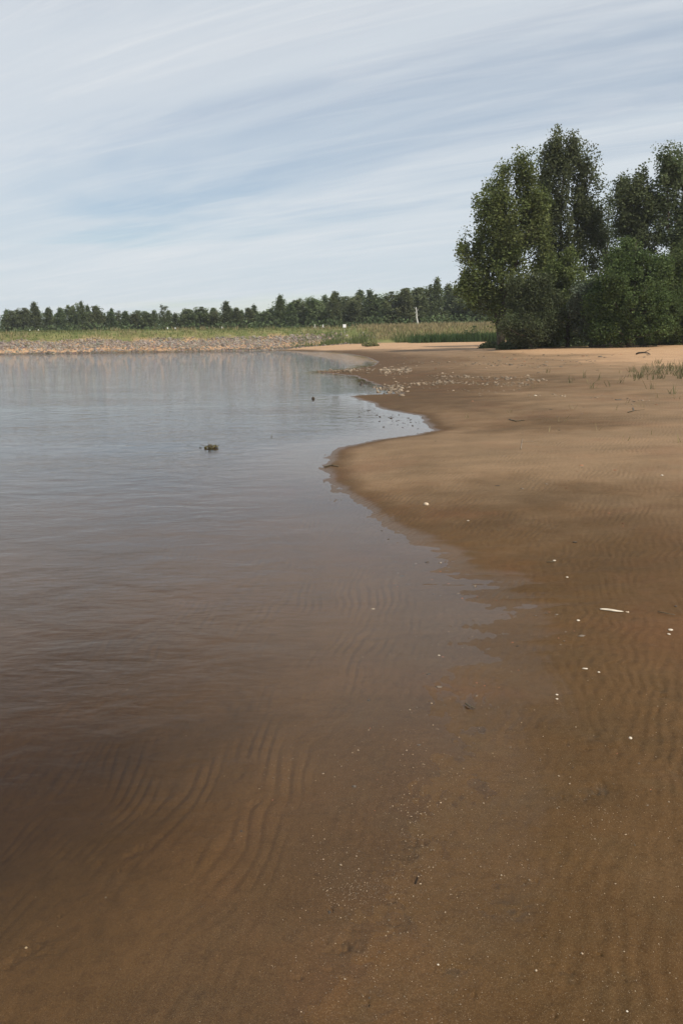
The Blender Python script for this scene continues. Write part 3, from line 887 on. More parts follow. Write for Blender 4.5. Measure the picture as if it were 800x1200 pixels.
def far_tree(px, kind, topy, dist, wide, label, group):
    p = at_dist(px, topy, dist); b = hz(p.x, dist); H = max(p.z - b, 3)
    root = empty(NAMEK[kind], (p.x, dist, b), label, 'tree', group, gw.uniform(0, 6.28))
    cm, tm = PRO[kind][int(gw.integers(len(PRO[kind])))]
    for n, me in (('crown', cm), ('trunk', tm)): link(n, me, root)
    w = wide * (0.45 * H / 10 + 0.55); root.scale = (w, w, H / 10)


def top_at(x): return float(np.interp(x, SKY_X, SKY_Y))


front = [x + gw.uniform(-3.5, 3.5) for x in range(-170, 960, 15)]
front = sorted([x for x in front if min(abs(x - s_) for s_ in SPECIAL) > 8.5] + list(SPECIAL))
spi = {s_: front.index(s_) for s_ in SPECIAL}
for i, x in enumerate(front):
    if x in SPECIAL:
        kd, lb, w, _ = SPECIAL[x]
        far_tree(x, kd, top_at(x), wood_dist(x) - 2, w, lb, 'trees of the wood beyond the bank')
        continue
    pinep = .55 if x < 340 else .25
    kd = 'pine' if gw.uniform() < pinep else ['round', 'slender', 'wide', 'round'][int(gw.integers(4))]
    if x < -8: lb = LOOK[kd] + ' of the wood, beyond the left edge of the photograph'
    elif x > 545: lb = LOOK[kd] + ' of the far wood, seen only between the large trees on the right'
    else:
        sx = min(spi, key=lambda q: abs(spi[q] - i)); k = i - spi[sx]
        lb = f"{LOOK[kd]}, {ORD[min(abs(k), 7)]} tree {'right' if k > 0 else 'left'} of the {SPECIAL[sx][3]}"
    far_tree(x, kd, top_at(x) + gw.uniform(-1, 8), wood_dist(x) + gw.uniform(-4, 6), gw.uniform(1.1, 1.5), lb, 'trees of the wood beyond the bank')
for x in np.arange(-165, 960, 14):
    x = x + gw.uniform(-5, 5)
    kd = ['pine', 'wide', 'round', 'slender'][int(gw.integers(4))]
    far_tree(x, kd, top_at(x) + gw.uniform(0, 7), wood_dist(x) + gw.uniform(12, 18), gw.uniform(.9, 1.3),
             LOOK[kd] + ' mostly hidden behind the front row of the far wood', 'second row of the far wood')


def wood_mass():
    """the crowns further back, seen only as one mass, and the brush at the wood's edge"""
    g = np.random.default_rng(3); P = []
    for x in np.arange(-260, 1050, 7.0):
        for dd, lo in ((26, 6), (34, 3)):
            dist = wood_dist(x) + dd; n = 150
            p = at_dist(x, float(np.interp(x, SKY_X, SKY_Y)) + 6 + g.uniform(0, 5), dist); b = hz(p.x, dist); H = p.z - b
            q = g.normal(size=(n, 3)) * [1.3, 1.2, 0]; q[:, 2] = b + g.uniform(0.05, 1, n) * H
            q[:, 0] += p.x; q[:, 1] += dist; P.append(q)
    for x in np.arange(-260, 1050, 5.0):
        dist = wood_dist(x) - 7; n = 60; xx = at_dist(x, 400, dist).x
        q = g.normal(size=(n, 3)) * [1.0, .8, 0]; q[:, 2] = hz(xx, dist) + g.uniform(0, 1, n) ** 1.3 * g.uniform(1, 3.4)
        q[:, 0] += xx; q[:, 1] += dist; P.append(q)
    P = np.vstack(P); t = g.uniform(.05, .9, (len(P), 3))
    V, F, col = leaves(P, .6, g, tint=t)
    o = link('woodland', mesh_np('woodland', V, F, MAT['pine'], False, col))
    tag(o, 'dark depth of the wood and the brush along its edge, read as one mass', 'woodland', kind='stuff')


wood_mass()

# ------------------------------------------------------------------ bank: stones, grass, reeds
def riprap():
    g = np.random.default_rng(31)
    n = 52000
    X = g.uniform(-95, 14, n); foot = dike_foot(X); T = g.uniform(-2.5, 8.2, n); Y = foot + T
    band = 0.16 + 1.0 * (np.exp(-((T - .9) / .9) ** 2) + np.exp(-((T - 5.2) / 1.6) ** 2))
    band *= 1 - sst(-12, 8, X + 3 * fbm(X * .2, Y * .2, 2, 2))
    band *= sst(-2.0, 0.0, T + 0 * X) * (1 - sst(6.8, 8.2, T + 1.0 * fbm(X * .3, Y * .3, 2, 5)))
    keep = g.uniform(0, 1, n) < band * .85
    X, Y, T = X[keep], Y[keep], T[keep]; n = len(X)
    Z = hgt(X, Y) + .02
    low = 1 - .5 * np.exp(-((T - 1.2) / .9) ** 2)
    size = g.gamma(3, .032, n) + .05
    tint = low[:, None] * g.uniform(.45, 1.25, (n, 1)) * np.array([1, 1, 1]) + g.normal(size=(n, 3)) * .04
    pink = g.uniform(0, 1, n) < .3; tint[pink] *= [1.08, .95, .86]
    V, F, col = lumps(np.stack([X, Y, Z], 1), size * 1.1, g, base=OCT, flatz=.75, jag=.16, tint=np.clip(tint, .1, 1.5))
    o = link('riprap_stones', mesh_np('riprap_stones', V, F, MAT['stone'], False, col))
    tag(o, 'rough grey and pinkish riprap stones facing the bank above the far waterline', 'stones', kind='stuff')
    return n


riprap()


def blades(P, h, g, width, mat, name, label, lean=.25, tintc=(0, 1), cat='grass', par=None):
    n = len(P); a = g.uniform(0, 6.28, n); wd = width * g.uniform(.6, 1.4, n); hh = h * g.uniform(.55, 1.25, n)
    dx = np.stack([np.cos(a), np.sin(a), np.zeros(n)], 1) * wd[:, None] * .5
    le = g.normal(size=(n, 3)) * lean; le[:, 2] = 1; le /= np.linalg.norm(le, axis=1)[:, None]
    mid = P + le * hh[:, None] * .55; top = P + le * hh[:, None] + g.normal(size=(n, 3)) * lean * .4 * hh[:, None] * [1, 1, .2]
    V = np.stack([P - dx, P + dx, mid + dx * .8, mid - dx * .8, top], 1).reshape(-1, 3)
    b = np.arange(n)[:, None] * 5
    F = np.vstack([b + [0, 1, 2], b + [0, 2, 3], b + [3, 2, 4]])
    t = np.zeros((n, 3)); t[:, 0] = g.uniform(tintc[0], tintc[1], n); t[:, 1] = g.uniform(.2, .8, n)
    me = mesh_np(name, V, F, MAT[mat], False, np.repeat(t, 5, 0))
    o = link(name, me, par)
    if par is None: tag(o, label, cat, kind='stuff')
    return o


def bank_cover():
    g = np.random.default_rng(41)
    # short green grass on the crest and back of the bank
    n = 42000; X = g.uniform(-100, 90, n); f = dike_foot(X)
    T = g.uniform(5.5, 24, n); Y = f + T; k = g.uniform(0, 1, n) < sst(6.4, 9, T + fbm(X * .2, Y * .2, 2, 5) + 1.8 * sst(-12, 2, X)) * (.55 + .45 * sst(-.3, .3, fbm(X * .08, Y * .15, 2, 7)))
    X, Y = X[k], Y[k]
    blades(np.stack([X, Y, hgt(X, Y, False)], 1), .30, g, .10, 'grass', 'bank_grass', 'short green grass along the crest of the far bank', .35)
    # pale straw grass
    n = 30000; X = g.uniform(-60, 60, n); f = dike_foot(X); T = g.uniform(3, 15, n); Y = f + T
    dens = sst(2, 8, X) * .9 + .30 * (T > 7) * sst(-.1, .4, fbm(X * .1, Y * .2, 2, 8))
    k = (g.uniform(0, 1, n) < dens)
    X, Y = X[k], Y[k]
    blades(np.stack([X, Y, hgt(X, Y, False)], 1), .75, g, .07, 'straw', 'dry_grass', 'tall straw coloured dry grass covering the bank right of the stones', .2)
    # fresh green tall grass at the foot
    n = 16000; X = g.uniform(-14, 34, n); f = dike_foot(X); T = g.uniform(-.6, 6, n) + .8 * fbm(X * .2, X * 0, 2, 9); Y = f + T
    k = g.uniform(0, 1, n) < (.9 * sst(-10, 2, X) * (1 - .65 * sst(1.5, 5, T)) * sst(-.5, .25, fbm(X * .22, Y * .1, 2, 12)))
    X, Y = X[k], Y[k]
    blades(np.stack([X, Y, hgt(X, Y, False)], 1), .85, g, .08, 'grass', 'foot_grass', 'fresh green grass at the foot of the bank behind the pale beach', .2, (0, .5))
    # dark reeds
    n = 5200; px = g.uniform(478, 578, n); px = px[g.uniform(0, 1, n) < .25 + .75 * sst(478, 520, px) * sst(-.5, .2, fbm(px * .11, px * 0, 2, 3))]; n = len(px); Y = g.uniform(128, 135.5, n) + 0
    X = (px - 400) / 952 * Y + g.normal(size=n) * .3
    blades(np.stack([X, Y, hgt(X, Y, False)], 1), 1.25, g, .09, 'reed', 'dark_reeds', 'dark green reeds in front of the dry grass, left of the olive poplar', .12, (0, .8), 'reeds')


bank_cover()


def low_bush(px, py, dist, w, h, label, g, mat='reed', n=900):
    p = at_dist(px, py, dist); x = p.x; b = hz(x, dist)
    root = empty('low_bush', (x, dist, b), label, 'bush')
    q = unit_dirs(n, g) * g.uniform(.3, 1, (n, 1)) * [w, w * .8, h]; q[:, 2] = np.abs(q[:, 2]) * (1 + .2 * np.sin(q[:, 0] * 4)) + .05
    t = g.uniform(.1, .9, (n, 3))
    V, F, col = leaves(q, .22, g, tint=t)
    link('foliage', mesh_np('foliage', V, F, MAT[mat], False, col), root)
    mb = MB()
    for k in range(7):
        a = k * .9; mb.add(tube([(0, 0, -.05), (math.cos(a) * w * .3, math.sin(a) * w * .3, h * .5), (math.cos(a) * w * .6, math.sin(a) * w * .5, h * .8)], [.03, .02, .008], 4))
    link('stems', mb.mesh('stems', MAT['bark']), root)


gb = np.random.default_rng(51)
low_bush(552, 395, 131, 1.9, 2.3, 'round green bush at the right end of the dark reeds', gb)
low_bush(570, 396, 130, 1.2, 1.3, 'small dark bush between the reeds and the olive poplar trunk', gb, n=500)
low_bush(434, 403, 118, 1.3, .55, 'low green tuft standing alone on the pale beach below the bank', gb, 'grass', 700)

# small plants on the beach to the right
def beach_plants():
    g = np.random.default_rng(61); P = []
    for i in range(70):
        px = g.uniform(738, 860); py = 437 + g.normal() * 5 + (px - 780) * -.02
        if px < 760 and g.uniform() < .5: continue
        c = on_ground(px, py); m = int(g.integers(8, 22))
        q = np.zeros((m, 3)); q[:, :2] = g.normal(size=(m, 2)) * .10; q += np.array(c); P.append(q)
    for (px, py) in [(712, 453), (700, 446), (727, 449), (684, 443), (765, 456), (745, 446), (692, 455), (668, 449), (788, 462), (640, 437)]:
        c = on_ground(px, py); m = 7
        q = np.zeros((m, 3)); q[:, :2] = g.normal(size=(m, 2)) * .06; q += np.array(c); P.append(q)
    P = np.vstack(P)
    blades(P, .27, g, .016, 'dull', 'beach_grass', 'sparse grassy seedlings growing on the sand near the right edge', .35, (0, .9))
    P = []
    for i in range(26):
        px, py = g.uniform(540, 800), g.uniform(424, 520)
        c = on_ground(px, py); q = np.zeros((3, 3)); q[:, :2] = g.normal(size=(3, 2)) * .03; q += np.array(c); P.append(q)
    blades(np.vstack(P), .14, g, .012, 'straw', 'dry_stalks', 'single dry stalks scattered over the open sand', .4, (0, .6))


beach_plants()

# ------------------------------------------------------------------ gravel, shell grit, flotsam
def gravel():
    g = np.random.default_rng(71); P = []; Sz = []; T = []
    def strip(x0, x1, y0, y1, n, s, pale):
        n = int(n * 1.3)
        px = g.uniform(x0, x1, n); f = (px - x0) / (x1 - x0)
        for c in on_ground_many(px, y0 + (y1 - y0) * f + g.normal(size=n) * np.where(g.uniform(size=n) < .7, .9, 3.2)):
            c = Vector(c)
            P.append((c.x, c.y, max(c.z, -.02) + s * .08)); Sz.append(s * min(g.gamma(2.2, .24) + .12, 1.3))
            v = g.uniform(.45, .92) if g.uniform() < pale * .6 else g.uniform(.25, .6)
            T.append((v, v * .96, v * .88))
    strip(372, 412, 436, 434, 60, .10, .15)
    strip(404, 440, 434, 433, 60, .09, .7)
    strip(444, 482, 434, 433.5, 110, .09, .9)
    strip(444, 480, 437, 436, 60, .07, .9)
    strip(436, 472, 455, 458, 70, .08, .15)
    strip(460, 480, 452, 455, 40, .07, .5)
    strip(478, 530, 451, 447, 90, .06, .8)
    strip(500, 640, 440, 446, 130, .06, .5)
    strip(520, 620, 448, 452, 110, .05, .5)
    strip(470, 640, 424, 428, 90, .08, .35)
    strip(560, 700, 418, 424, 50, .08, .3)
    strip(500, 760, 455, 470, 60, .035, .4)
    V, F, col = lumps(np.array(P), np.array(Sz), g, flatz=.55, jag=.15, tint=np.array(T))
    o = link('gravel', mesh_np('gravel', V, F, MAT['pebble'], False, col))
    tag(o, 'strips of pale gravel and broken shells across the beach behind the sand spit', 'gravel', kind='stuff')
    # dark weed bits in the shallow bay
    P = []; Sz = []
    for i in range(70):
        px = g.uniform(420, 495); py = 486 + (px - 420) * .12 + g.normal() * 5
        x, y = flat(px, py); P.append((x, y, .0)); Sz.append(g.uniform(.008, .028))
    for i in range(22):
        px = g.uniform(420, 470); x, y = flat(px, 448 + (px - 420) * .2 + g.normal() * 1.5); P.append((x, y, 0)); Sz.append(g.uniform(.03, .09))
    V, F, col = lumps(np.array(P), np.array(Sz), g, flatz=.45, jag=.25)
    o = link('dark_pebbles', mesh_np('dark_pebbles', V, F, MAT['dark_stone'], False, None))
    tag(o, 'dark wet pebbles and scraps of weed poking out of the shallow bays', 'pebbles', kind='stuff')


gravel()


def grit():
    g = np.random.default_rng(81); P = []
    def add(px, py):
        x, y = flat(px, py); P.append((x, y))
    # drift lines of grit left by the water, denser in places
    for (cx, cy, sx, sy, n) in [(485, 985, 14, 40, 170), (440, 1040, 30, 10, 150), (405, 1045, 14, 16, 110), (380, 1010, 12, 22, 60), (450, 1130, 60, 50, 200),
                                (400, 1120, 60, 50, 160), (330, 900, 30, 20, 40), (500, 880, 50, 30, 90), (480, 930, 40, 30, 110), (700, 960, 25, 15, 60),
                                (250, 890, 10, 4, 16), (520, 740, 40, 25, 30), (560, 1050, 90, 70, 240), (640, 1100, 120, 70, 160), (600, 980, 120, 50, 170)]:
        for i in range(int(n * 1.6)): add(cx + g.normal() * sx, cy + g.normal() * sy)
    for i in range(1300): add(g.uniform(330, 880), g.uniform(820, 1290))
    for i in range(350): add(g.uniform(0, 880), g.uniform(620, 1290))
    P = np.array(P); Z = hgt(P[:, 0], P[:, 1])
    n = len(P)
    size = (g.gamma(2.0, .00045, n) + .0005) * np.clip(np.hypot(P[:, 0], P[:, 1]) / 2.4, .8, 2)
    v = g.uniform(.3, 1.2, (n, 1)); t = np.hstack([v, v * .95, v * .86])
    V, F, col = lumps(np.column_stack([P, Z + size * .3]), size, g, base=OCT, flatz=.6, jag=.2, tint=t)
    o = link('shell_grit', mesh_np('shell_grit', V, F, MAT['pebble'], False, col))
    tag(o, 'fine pale shell grit sprinkled over the wet sand in the foreground', 'grit', kind='stuff')


grit()


def debris():
    g = np.random.default_rng(83); PX = []; PY = []
    for (cx, cy, sx, sy, n) in [(462, 680, 16, 6, 34), (640, 722, 8, 3, 9), (668, 748, 14, 6, 12), (530, 690, 30, 12, 22), (500, 770, 34, 10, 16), (590, 770, 26, 14, 12),
                                (560, 800, 40, 10, 12), (480, 655, 22, 10, 14), (700, 620, 70, 22, 14), (620, 560, 60, 14, 16), (560, 505, 40, 8, 14), (700, 480, 80, 12, 26),
                                (620, 425, 90, 5, 60), (650, 417, 60, 2, 40), (440, 900, 40, 30, 10), (740, 880, 40, 50, 9), (250, 1000, 120, 70, 12)]:
        PX += list(cx + g.normal(size=n) * sx); PY += list(cy + g.normal(size=n) * sy)
    P = on_ground_many(PX, PY); n = len(P); dist = np.hypot(P[:, 1], EYE)
    size = g.gamma(2.2, .00042, n) * dist + .0012
    t = np.ones((n, 3)) * g.uniform(.12, .5, (n, 1)); r = g.uniform(0, 1, n) < .3; t[r] *= [1.9, 1.0, .7]
    V, F, col = lumps(P, size, g, flatz=.35, jag=.35, tint=t)
    o = link('drift_debris', mesh_np('drift_debris', V, F, MAT['pebble'], False, col))
    tag(o, 'dark crumbs of bark, leaf and brick washed up across the sand', 'debris', kind='stuff')


debris()


def rock(name, px, py, wpx, hfrac, mat, label, cat, g, elong=1.0, rz=0.0, sub=2, jag=.10, water=False, group=None):
    if water: x, y = flat(px, py); c = Vector((x, y, 0))
    else: c = on_ground(px, py)
    dist = math.hypot(c.y, EYE); w = wpx * dist / FPX * .40
    bm = bmesh.new(); bmesh.ops.create_icosphere(bm, subdivisions=sub, radius=1)
    off = g.uniform(0, 90)
    for v in bm.verts:
        k = 1 + jag * 2.2 * float(pnoise(np.array([v.co.x * 1.4 + off + v.co.z]), np.array([v.co.y * 1.4 + off - v.co.z * .7]), 3)[0]) + g.normal() * jag * .25
        v.co = Vector((v.co.x * w * k, v.co.y * w * elong * k, max(v.co.z, -.5) * w * hfrac * k))
    me = bpy.data.meshes.new(name); bm.to_mesh(me); bm.free(); me.materials.append(MAT[mat])
    me.polygons.foreach_set('use_smooth', [True] * len(me.polygons))
    o = link(name, me); o.location = (c.x, c.y, c.z + w * hfrac * .35); o.rotation_euler = (g.uniform(-.1, .1), g.uniform(-.1, .1), rz)
    return tag(o, label, cat, group)


g9 = np.random.default_rng(91)
rock('stone', 499, 592, 8, .75, 'pale_stone', 'pale tan stone lying alone on the sand headland', 'stone', g9)
rock('dark_stone', 367, 467.5, 5, 1.0, 'dark_stone', 'small black stone standing out of the open water', 'stone', g9, water=True)
rock('dark_stone', 242, 408.5, 5.5, .8, 'dark_stone', 'dark stone at the far waterline where the pale beach begins', 'stone', g9)
rock('dark_stone', 500, 659, 6, .55, 'dark_stone', 'small dark brown stone in the water film right of the spit', 'stone', g9)
rock('dark_stone', 455, 632, 3.5, .5, 'dark_stone', 'tiny brown pebble on the waterline below the headland', 'stone', g9)
rock('dark_stone', 447, 622, 3, .5, 'dark_stone', 'tiny dark pebble uppermost along the waterline below the headland', 'stone', g9)
rock('dark_stone', 673, 636, 7, .35, 'dark_stone', 'flat dark scrap on the open sand right of the pale tan stone', 'scrap', g9, elong=.5)
rock('pebble', 738, 866, 5, .75, 'shell', 'round white pebble on bare sand, lower right of the long shell', 'pebble', g9)
rock('shell', 785, 739, 7, .3, 'shell', 'white shell at the right edge, larger of a close pair', 'shell', g9, rz=.6)
rock('shell', 783, 743.5, 5, .3, 'shell', 'smaller shell of the close pair at the right edge', 'shell', g9, rz=.6)
rock('shell', 685, 784.5, 8.5, .25, 'shell', 'short white shell lying flat straight below the long pale one', 'shell', g9, elong=.5, rz=-.2)
rock('shell', 701, 788, 4, .4, 'shell', 'small whitish bit just right of the short flat shell', 'shell', g9)
rock('shell', 652, 814, 4, .4, 'shell', 'upper one of two tiny shells set one above the other', 'shell', g9)
rock('shell', 652, 819, 4, .4, 'shell', 'lower one of two tiny shells set one above the other', 'shell', g9)
rock('shell', 664, 677, 4, .4, 'shell', 'small white shell in the middle of the right-hand sand', 'shell', g9)
rock('shell', 649, 657, 4.5, .35, 'shell', 'little pale shell below the flat dark scrap', 'shell', g9)
rock('shell', 548, 611, 3.5, .4, 'shell', 'tiny white shell to the lower right of the pale tan stone', 'shell', g9)
rock('shell', 775, 557, 4, .5, 'shell', 'bright white shell by the right edge above the ripple marks', 'shell', g9)
rock('shell', 627, 464, 4.5, .4, 'shell', 'white shell on the damp sand below the gravel strips', 'shell', g9)
rock('shell', 437, 709.5, 6, .2, 'shell', 'thin pale shell under the shallow film left of the dark stone', 'shell', g9, elong=.4)
rock('shell', 677, 727, 5, .35, 'shell', 'small pinkish shell left of the long pale one', 'shell', g9)
rock('dark_stone', 791, 711, 4, .5, 'dark_stone', 'dark crumb on the sand right of the long pale shell', 'pebble', g9)
rock('dark_stone', 432, 819, 4.5, .4, 'dark_stone', 'small black pebble on the reddish wet sand', 'pebble', g9)
rock('pebble', 28, 1081, 4, .6, 'pale_stone', 'orange-brown pebble under the water at the lower left', 'pebble', g9)
rock('shell', 513, 1131, 2.8, .5, 'shell', 'tiny white shell among the grit near the bottom of the photograph', 'shell', g9)
rock('shell', 734, 1186, 3.2, .5, 'shell', 'tiny white shell at the lower right corner', 'shell', g9)
rock('shell', 514, 767, 3.5, .4, 'shell', 'tiny cream shell above the black pebble', 'shell', g9)
rock('shell', 455, 494, 3, .5, 'shell', 'tiny pale shell at the edge of the second bay', 'shell', g9, water=False)


def long_shell():
    c = on_ground(716, 716); mb = MB(); g = np.random.default_rng(4)
    n = 9; pts = []; rads = []
    for i in range(n):
        f = i / (n - 1); pts.append(((f - .5) * .125, -.045 * (f - .5) + .006 * math.sin(f * 6), .006)); rads.append(.0035 + .010 * math.sin(math.pi * min(1, f * .9 + .1)) ** .8)
    V, F = tube(pts, rads, 8); V = [(x, y, .004 + (z - .004) * .45) for x, y, z in V]
    mb.add((V, F))
    root = empty('razor_shell', c, 'long pale splinter-like shell, largest white piece on the right-hand sand', 'shell')
    link('valve', mb.mesh('valve', MAT['shell']), root)
    V, F, _ = lumps(np.array([[.085, -.038, .004], [.078, -.028, .003]]), np.array([.009, .006]), g, flatz=.6)
    link('broken_tip', mesh_np('broken_tip', V, F, MAT['pale_stone'], True), root)


long_shell()


def drift_clump():
    x, y = flat(247, 525); g = np.random.default_rng(14)
    root = empty('driftwood_clump', (x, y, 0), 'small tangled clump of driftwood and weed sticking out of the open water', 'driftwood')
    mb = MB()
    for k in range(26):
        a = g.uniform(0, 6.28); r = g.uniform(.02, .10); h = g.uniform(.02, .075)
        p0 = Vector((math.cos(a) * r * .8, math.sin(a) * r * .8, -.05)); p2 = Vector((g.normal() * .055, g.normal() * .04, h))
        p1 = p0.lerp(p2, .5) + Vector((g.normal() * .02, g.normal() * .02, .02))
        mb.add(tube([p0, p1, p2], [.006, .005, .002], 5))
    mb.add(tube([(-.10, 0, .0), (-.03, .01, .035), (.04, 0, .03), (.115, .01, .012)], [.008, .011, .010, .006], 6))
    mb.add(tube([(-.04, 0, -.02), (-.03, 0, .06), (-.032, .005, .115)], [.007, .005, .002], 5))
    mb.add(tube([(.03, 0, -.02), (.09, .01, .05), (.12, .0, .01)], [.006, .005, .006], 5))
    link('twigs', mb.mesh('twigs', MAT['wet_wood']), root)
    P = np.stack([g.normal(size=40) * .045, g.normal(size=40) * .04, np.abs(g.normal(size=40)) * .022], 1)
    V, F, _ = lumps(P, g.uniform(.008, .02, 40), g, flatz=.7)
    link('weed', mesh_np('weed', V, F, MAT['weed'], True), root)['kind'] = 'stuff'
    V, F, _ = lumps(np.array([[-.165, 0, .003], [-.15, .02, .002], [-.18, .03, .001]]), np.array([.016, .010, .008]), g, flatz=.5)
    o = link('loose_weed', mesh_np('loose_weed', V, F, MAT['dark_stone'], True))
    o.location = (x, y, 0); tag(o, 'loose scrap of weed floating just left of the driftwood clump', 'weed')


drift_clump()


def twig(pxs, label, r, mat='wet_wood', water=False, up=.01):
    pts = []
    for (a, b) in pxs:
        c = Vector((*flat(a, b), 0)) if water else on_ground(a, b)
        pts.append(c + Vector((0, 0, up)))
    o0 = pts[0].copy(); P = [p - o0 for p in pts]
    mb = MB(); mb.add(tube(P, [r * (1 - .5 * i / len(P)) for i in range(len(P))], 6))
    if len(P) > 2:
        d = (P[-1] - P[0]); s = d.cross(Vector((0, 0, 1))).normalized() * d.length * .18
        m = P[len(P) // 2]; mb.add(tube([m, m + d * .15 + s + Vector((0, 0, r))], [r * .5, r * .25], 5))
    o = link('twig', mb.mesh('twig', MAT[mat])); o.location = o0
    tag(o, label, 'twig')


twig([(380, 548), (388, 546), (396, 547)], 'dark waterlogged twig at the left tip of the sand headland', .010)
twig([(318, 513), (318.5, 509)], 'thin stick poking up from the open water right of the driftwood clump', .006, water=True)
twig([(610, 527), (611, 519), (612, 515)], 'thin upright pale stalk lying on the sand right of the second bay', .006, 'grey_wood')
twig([(735, 484), (742, 482), (741, 478)], 'small forked dark twig on the sand near the right edge', .012)
twig([(770, 719), (780, 721), (790, 723)], 'slim brown twig half sunk in sand above the shell pair', .003)
twig([(640, 660), (650, 659.5)], 'short brown sliver beside the little pale shell', .003)
twig([(545, 826), (551, 830), (556, 832)], 'short dark twig on the wet sand near the film edge', .004)
twig([(596, 492), (604, 494), (614, 493)], 'slender brown twig far out on the beach below the gravel', .012)


def log_pile():
    # driftwood lying at the foot of the trees
    g = np.random.default_rng(17)
    a = on_ground(690, 407); b = on_ground(731, 405.5)
    root = empty('fallen_log', a, 'long grey driftwood log lying in front of the large dense bush', 'log')
    d = b - a; d.z = 0
    P = [d * f + Vector((0, .4 * math.sin(f * 3), .10 + .22 * f * f)) for f in (0, .2, .4, .6, .8, 1)]
    link('stem', MB().add(tube(P, [.05, .09, .11, .13, .15, .12], 8)).mesh('stem', MAT['grey_wood']), root)
    mb = MB()
    for f in (.3, .55, .8):
        p = d * f + Vector((0, 0, .2)); mb.add(tube([p, p + Vector((-.5, -.2, .25)), p + Vector((-.9, -.3, .2))], [.05, .035, .012], 5))
    link('broken_branches', mb.mesh('broken_branches', MAT['grey_wood']), root)
    c = on_ground(668, 403.5)
    root = empty('root_tangle', c, 'low tangle of exposed roots at the foot of the olive willow', 'roots')
    mb = MB()
    for k in range(16):
        x0 = g.uniform(-1.0, 1.0); mb.add(tube([(x0, g.normal() * .2, -.05), (x0 + g.normal() * .3, -.2, g.uniform(.05, .25)), (x0 + g.normal() * .7, -.5 + g.normal() * .2, .02)], [.06, .045, .02], 5))
    link('roots', mb.mesh('roots', MAT['grey_wood']), root)
    mb = MB()
    for k in range(3): mb.add(tube([(-.9 + k * .8, .1, .05), (-.2 + k * .7, .15, .2), (.4 + k * .5, .1, .1)], [.07, .08, .05], 6))
    link('buried_stems', mb.mesh('buried_stems', MAT['bark']), root)
    for (p0, p1, lb) in (((752, 406), (783, 405.5), 'dark fallen branch on the sand under the right half of the dense bush'), ((745, 415.5), (762, 416.5), 'short thin branch on the pale sand in front of the dense bush')):
        a = on_ground(*p0); b = on_ground(*p1); d = b - a; root = empty('fallen_branch', a, lb, 'branch')
        P = [d * f + Vector((0, .15 * math.sin(f * 7), .05 + .1 * math.sin(f * 3))) for f in (0, .25, .5, .75, 1)]
        link('stem', MB().add(tube(P, [.05, .06, .05, .035, .015], 6)).mesh('stem', MAT['bark']), root)
        link('side_twig', MB().add(tube([P[2], P[2] + Vector((.3, -.3, .2))], [.025, .01], 5)).mesh('side_twig', MAT['bark']), root)


log_pile()


def post(px, topy, dist, label, h, group='white marker posts on the bank'):
    x = at_dist(px, topy, dist).x; zt = at_dist(px, topy, dist).z; b = hz(x, dist)
    h = max(zt - b, .6)
    root = empty('marker_post', (x, dist, b), label, 'post', group)
    bm = bmesh.new(); bmesh.ops.create_cube(bm, size=1); bmesh.ops.scale(bm, vec=(.20, .20, h + .1), verts=bm.verts)
    bmesh.ops.translate(bm, vec=(0, 0, h / 2 - .05), verts=bm.verts)
    for v in bm.verts:
        if v.co.z > h * .5: v.co.x *= .72; v.co.y *= .72
    bmesh.ops.bevel(bm, geom=bm.edges[:], offset=.02, segments=1, affect='EDGES')
    me = bpy.data.meshes.new('shaft'); bm.to_mesh(me); bm.free(); me.materials.append(MAT['white']); link('shaft', me, root)
    V, F = tube([(0, 0, 0), (0, 0, .22), (0, 0, .30)], [.26, .24, .12], 8)
    link('foot', MB().add((V, F)).mesh('foot', MAT['white'], False), root)
    V, F = tube([(0, 0, h), (0, 0, h + .06)], [.085, .03], 8)
    link('cap', MB().add((V, F)).mesh('cap', MAT['white'], False), root)


for px, ty, lb in ((35.5, 389, 'white marker post at the far left of the bank, left one of its pair'),
                   (45.5, 388.3, 'white marker post at the far left of the bank, right one of its pair'),
                   (196.5, 384.5, 'white marker post in the middle pair on the bank, left and brighter one'),
                   (205.5, 384.8, 'white marker post in the middle pair on the bank, right one'),
                   (369, 380.5, 'white marker post of the pair nearest the square sign, left one'),
                   (378.5, 380.8, 'white marker post of the pair nearest the square sign, right one'),
                   (260, 383.5, 'faint pale post standing alone left of the broad black-green pine foot')):
    post(px, ty, 150, lb, .8)


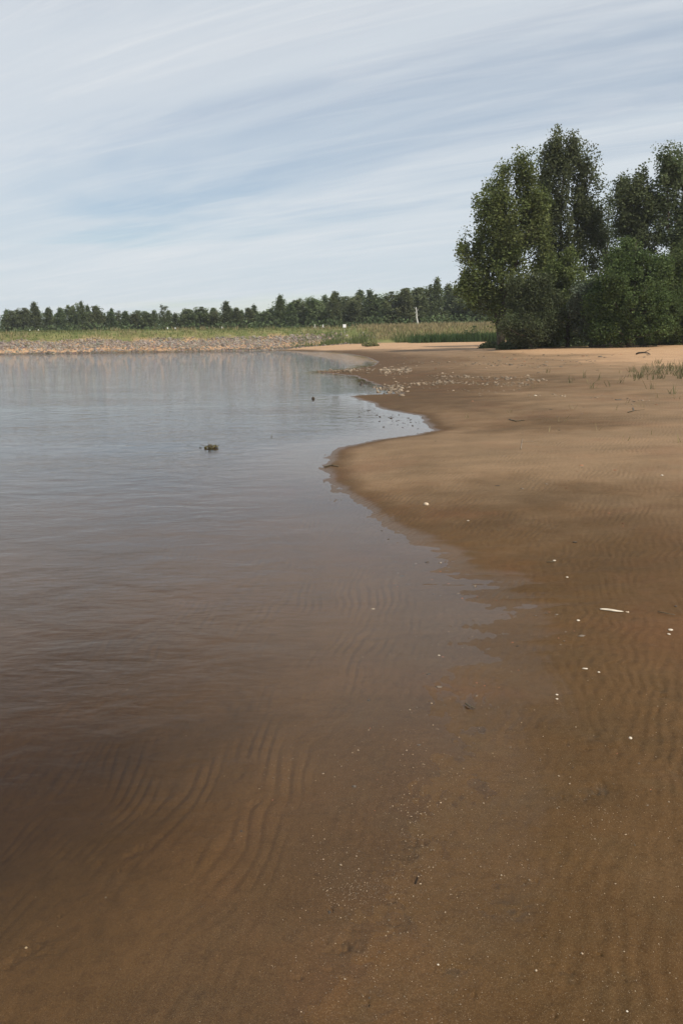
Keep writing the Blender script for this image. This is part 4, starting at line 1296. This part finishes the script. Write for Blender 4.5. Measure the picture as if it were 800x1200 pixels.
def sign():
    dist = 141; p = at_dist(403.5, 382, dist); b = hz(p.x, dist)
    root = empty('square_sign', (p.x, dist, b), 'small blank white square sign on a thin grey pole on the bank', 'sign')
    link('pole', MB().add(tube([(0, .05, -.2), (0, .05, p.z - b + .3)], [.022, .022], 8)).mesh('pole', MAT['grey']), root)
    bm = bmesh.new(); bmesh.ops.create_cube(bm, size=1); bmesh.ops.scale(bm, vec=(.52, .03, .52), verts=bm.verts)
    bmesh.ops.bevel(bm, geom=bm.edges[:], offset=.01, segments=1, affect='EDGES')
    me = bpy.data.meshes.new('board'); bm.to_mesh(me); bm.free(); me.materials.append(MAT['white'])
    o = link('board', me, root); o.location = (0, 0, p.z - b)


sign()


def bare_trunk():
    dist = 172; t = at_dist(487, 360, dist); f = at_dist(489.5, 384, dist); b = hz(f.x, dist)
    root = empty('bare_tree', (f.x, dist, b), 'bare pale dead birch trunk leaning slightly left in front of the wood', 'dead tree')
    top = Vector((t.x - f.x, 0, t.z - b))
    P = [top * f_ + Vector((.07 * math.sin(f_ * 9), 0, 0)) for f_ in (0, .25, .5, .75, 1)]; P[0].z -= .2
    link('trunk', MB().add(tube(P, [.20, .17, .14, .11, .06], 8)).mesh('trunk', MAT['pale_bark']), root)
    for k, (f_, s) in enumerate(((.55, 1), (.68, -1), (.8, 1), (.9, -1))):
        p = top * f_; link('branch', MB().add(tube([p, p + Vector((s * .3, 0, .2)), p + Vector((s * .45, .1, .5))], [.035, .025, .01], 5)).mesh('branch', MAT['pale_bark']), root)


bare_trunk()


def haze():
    """thin summer haze: one closed box of pale air round everything"""
    bm = bmesh.new(); bmesh.ops.create_cube(bm, size=1)
    bmesh.ops.scale(bm, vec=(7400, 7400, 52), verts=bm.verts); bmesh.ops.translate(bm, vec=(0, 0, 20), verts=bm.verts)
    me = bpy.data.meshes.new('haze'); bm.to_mesh(me); bm.free()
    m, nt, N, L, out = new_mat('haze')
    v = N.new('ShaderNodeVolumePrincipled'); v.inputs['Color'].default_value = (0.92, 0.96, 1.0, 1)
    v.inputs['Density'].default_value = 0.0002
    L.new(v.outputs[0], out.inputs['Volume']); me.materials.append(m)
    tag(link('haze', me), 'thin pale haze in the summer air over the lake', 'haze', kind='stuff')


haze()
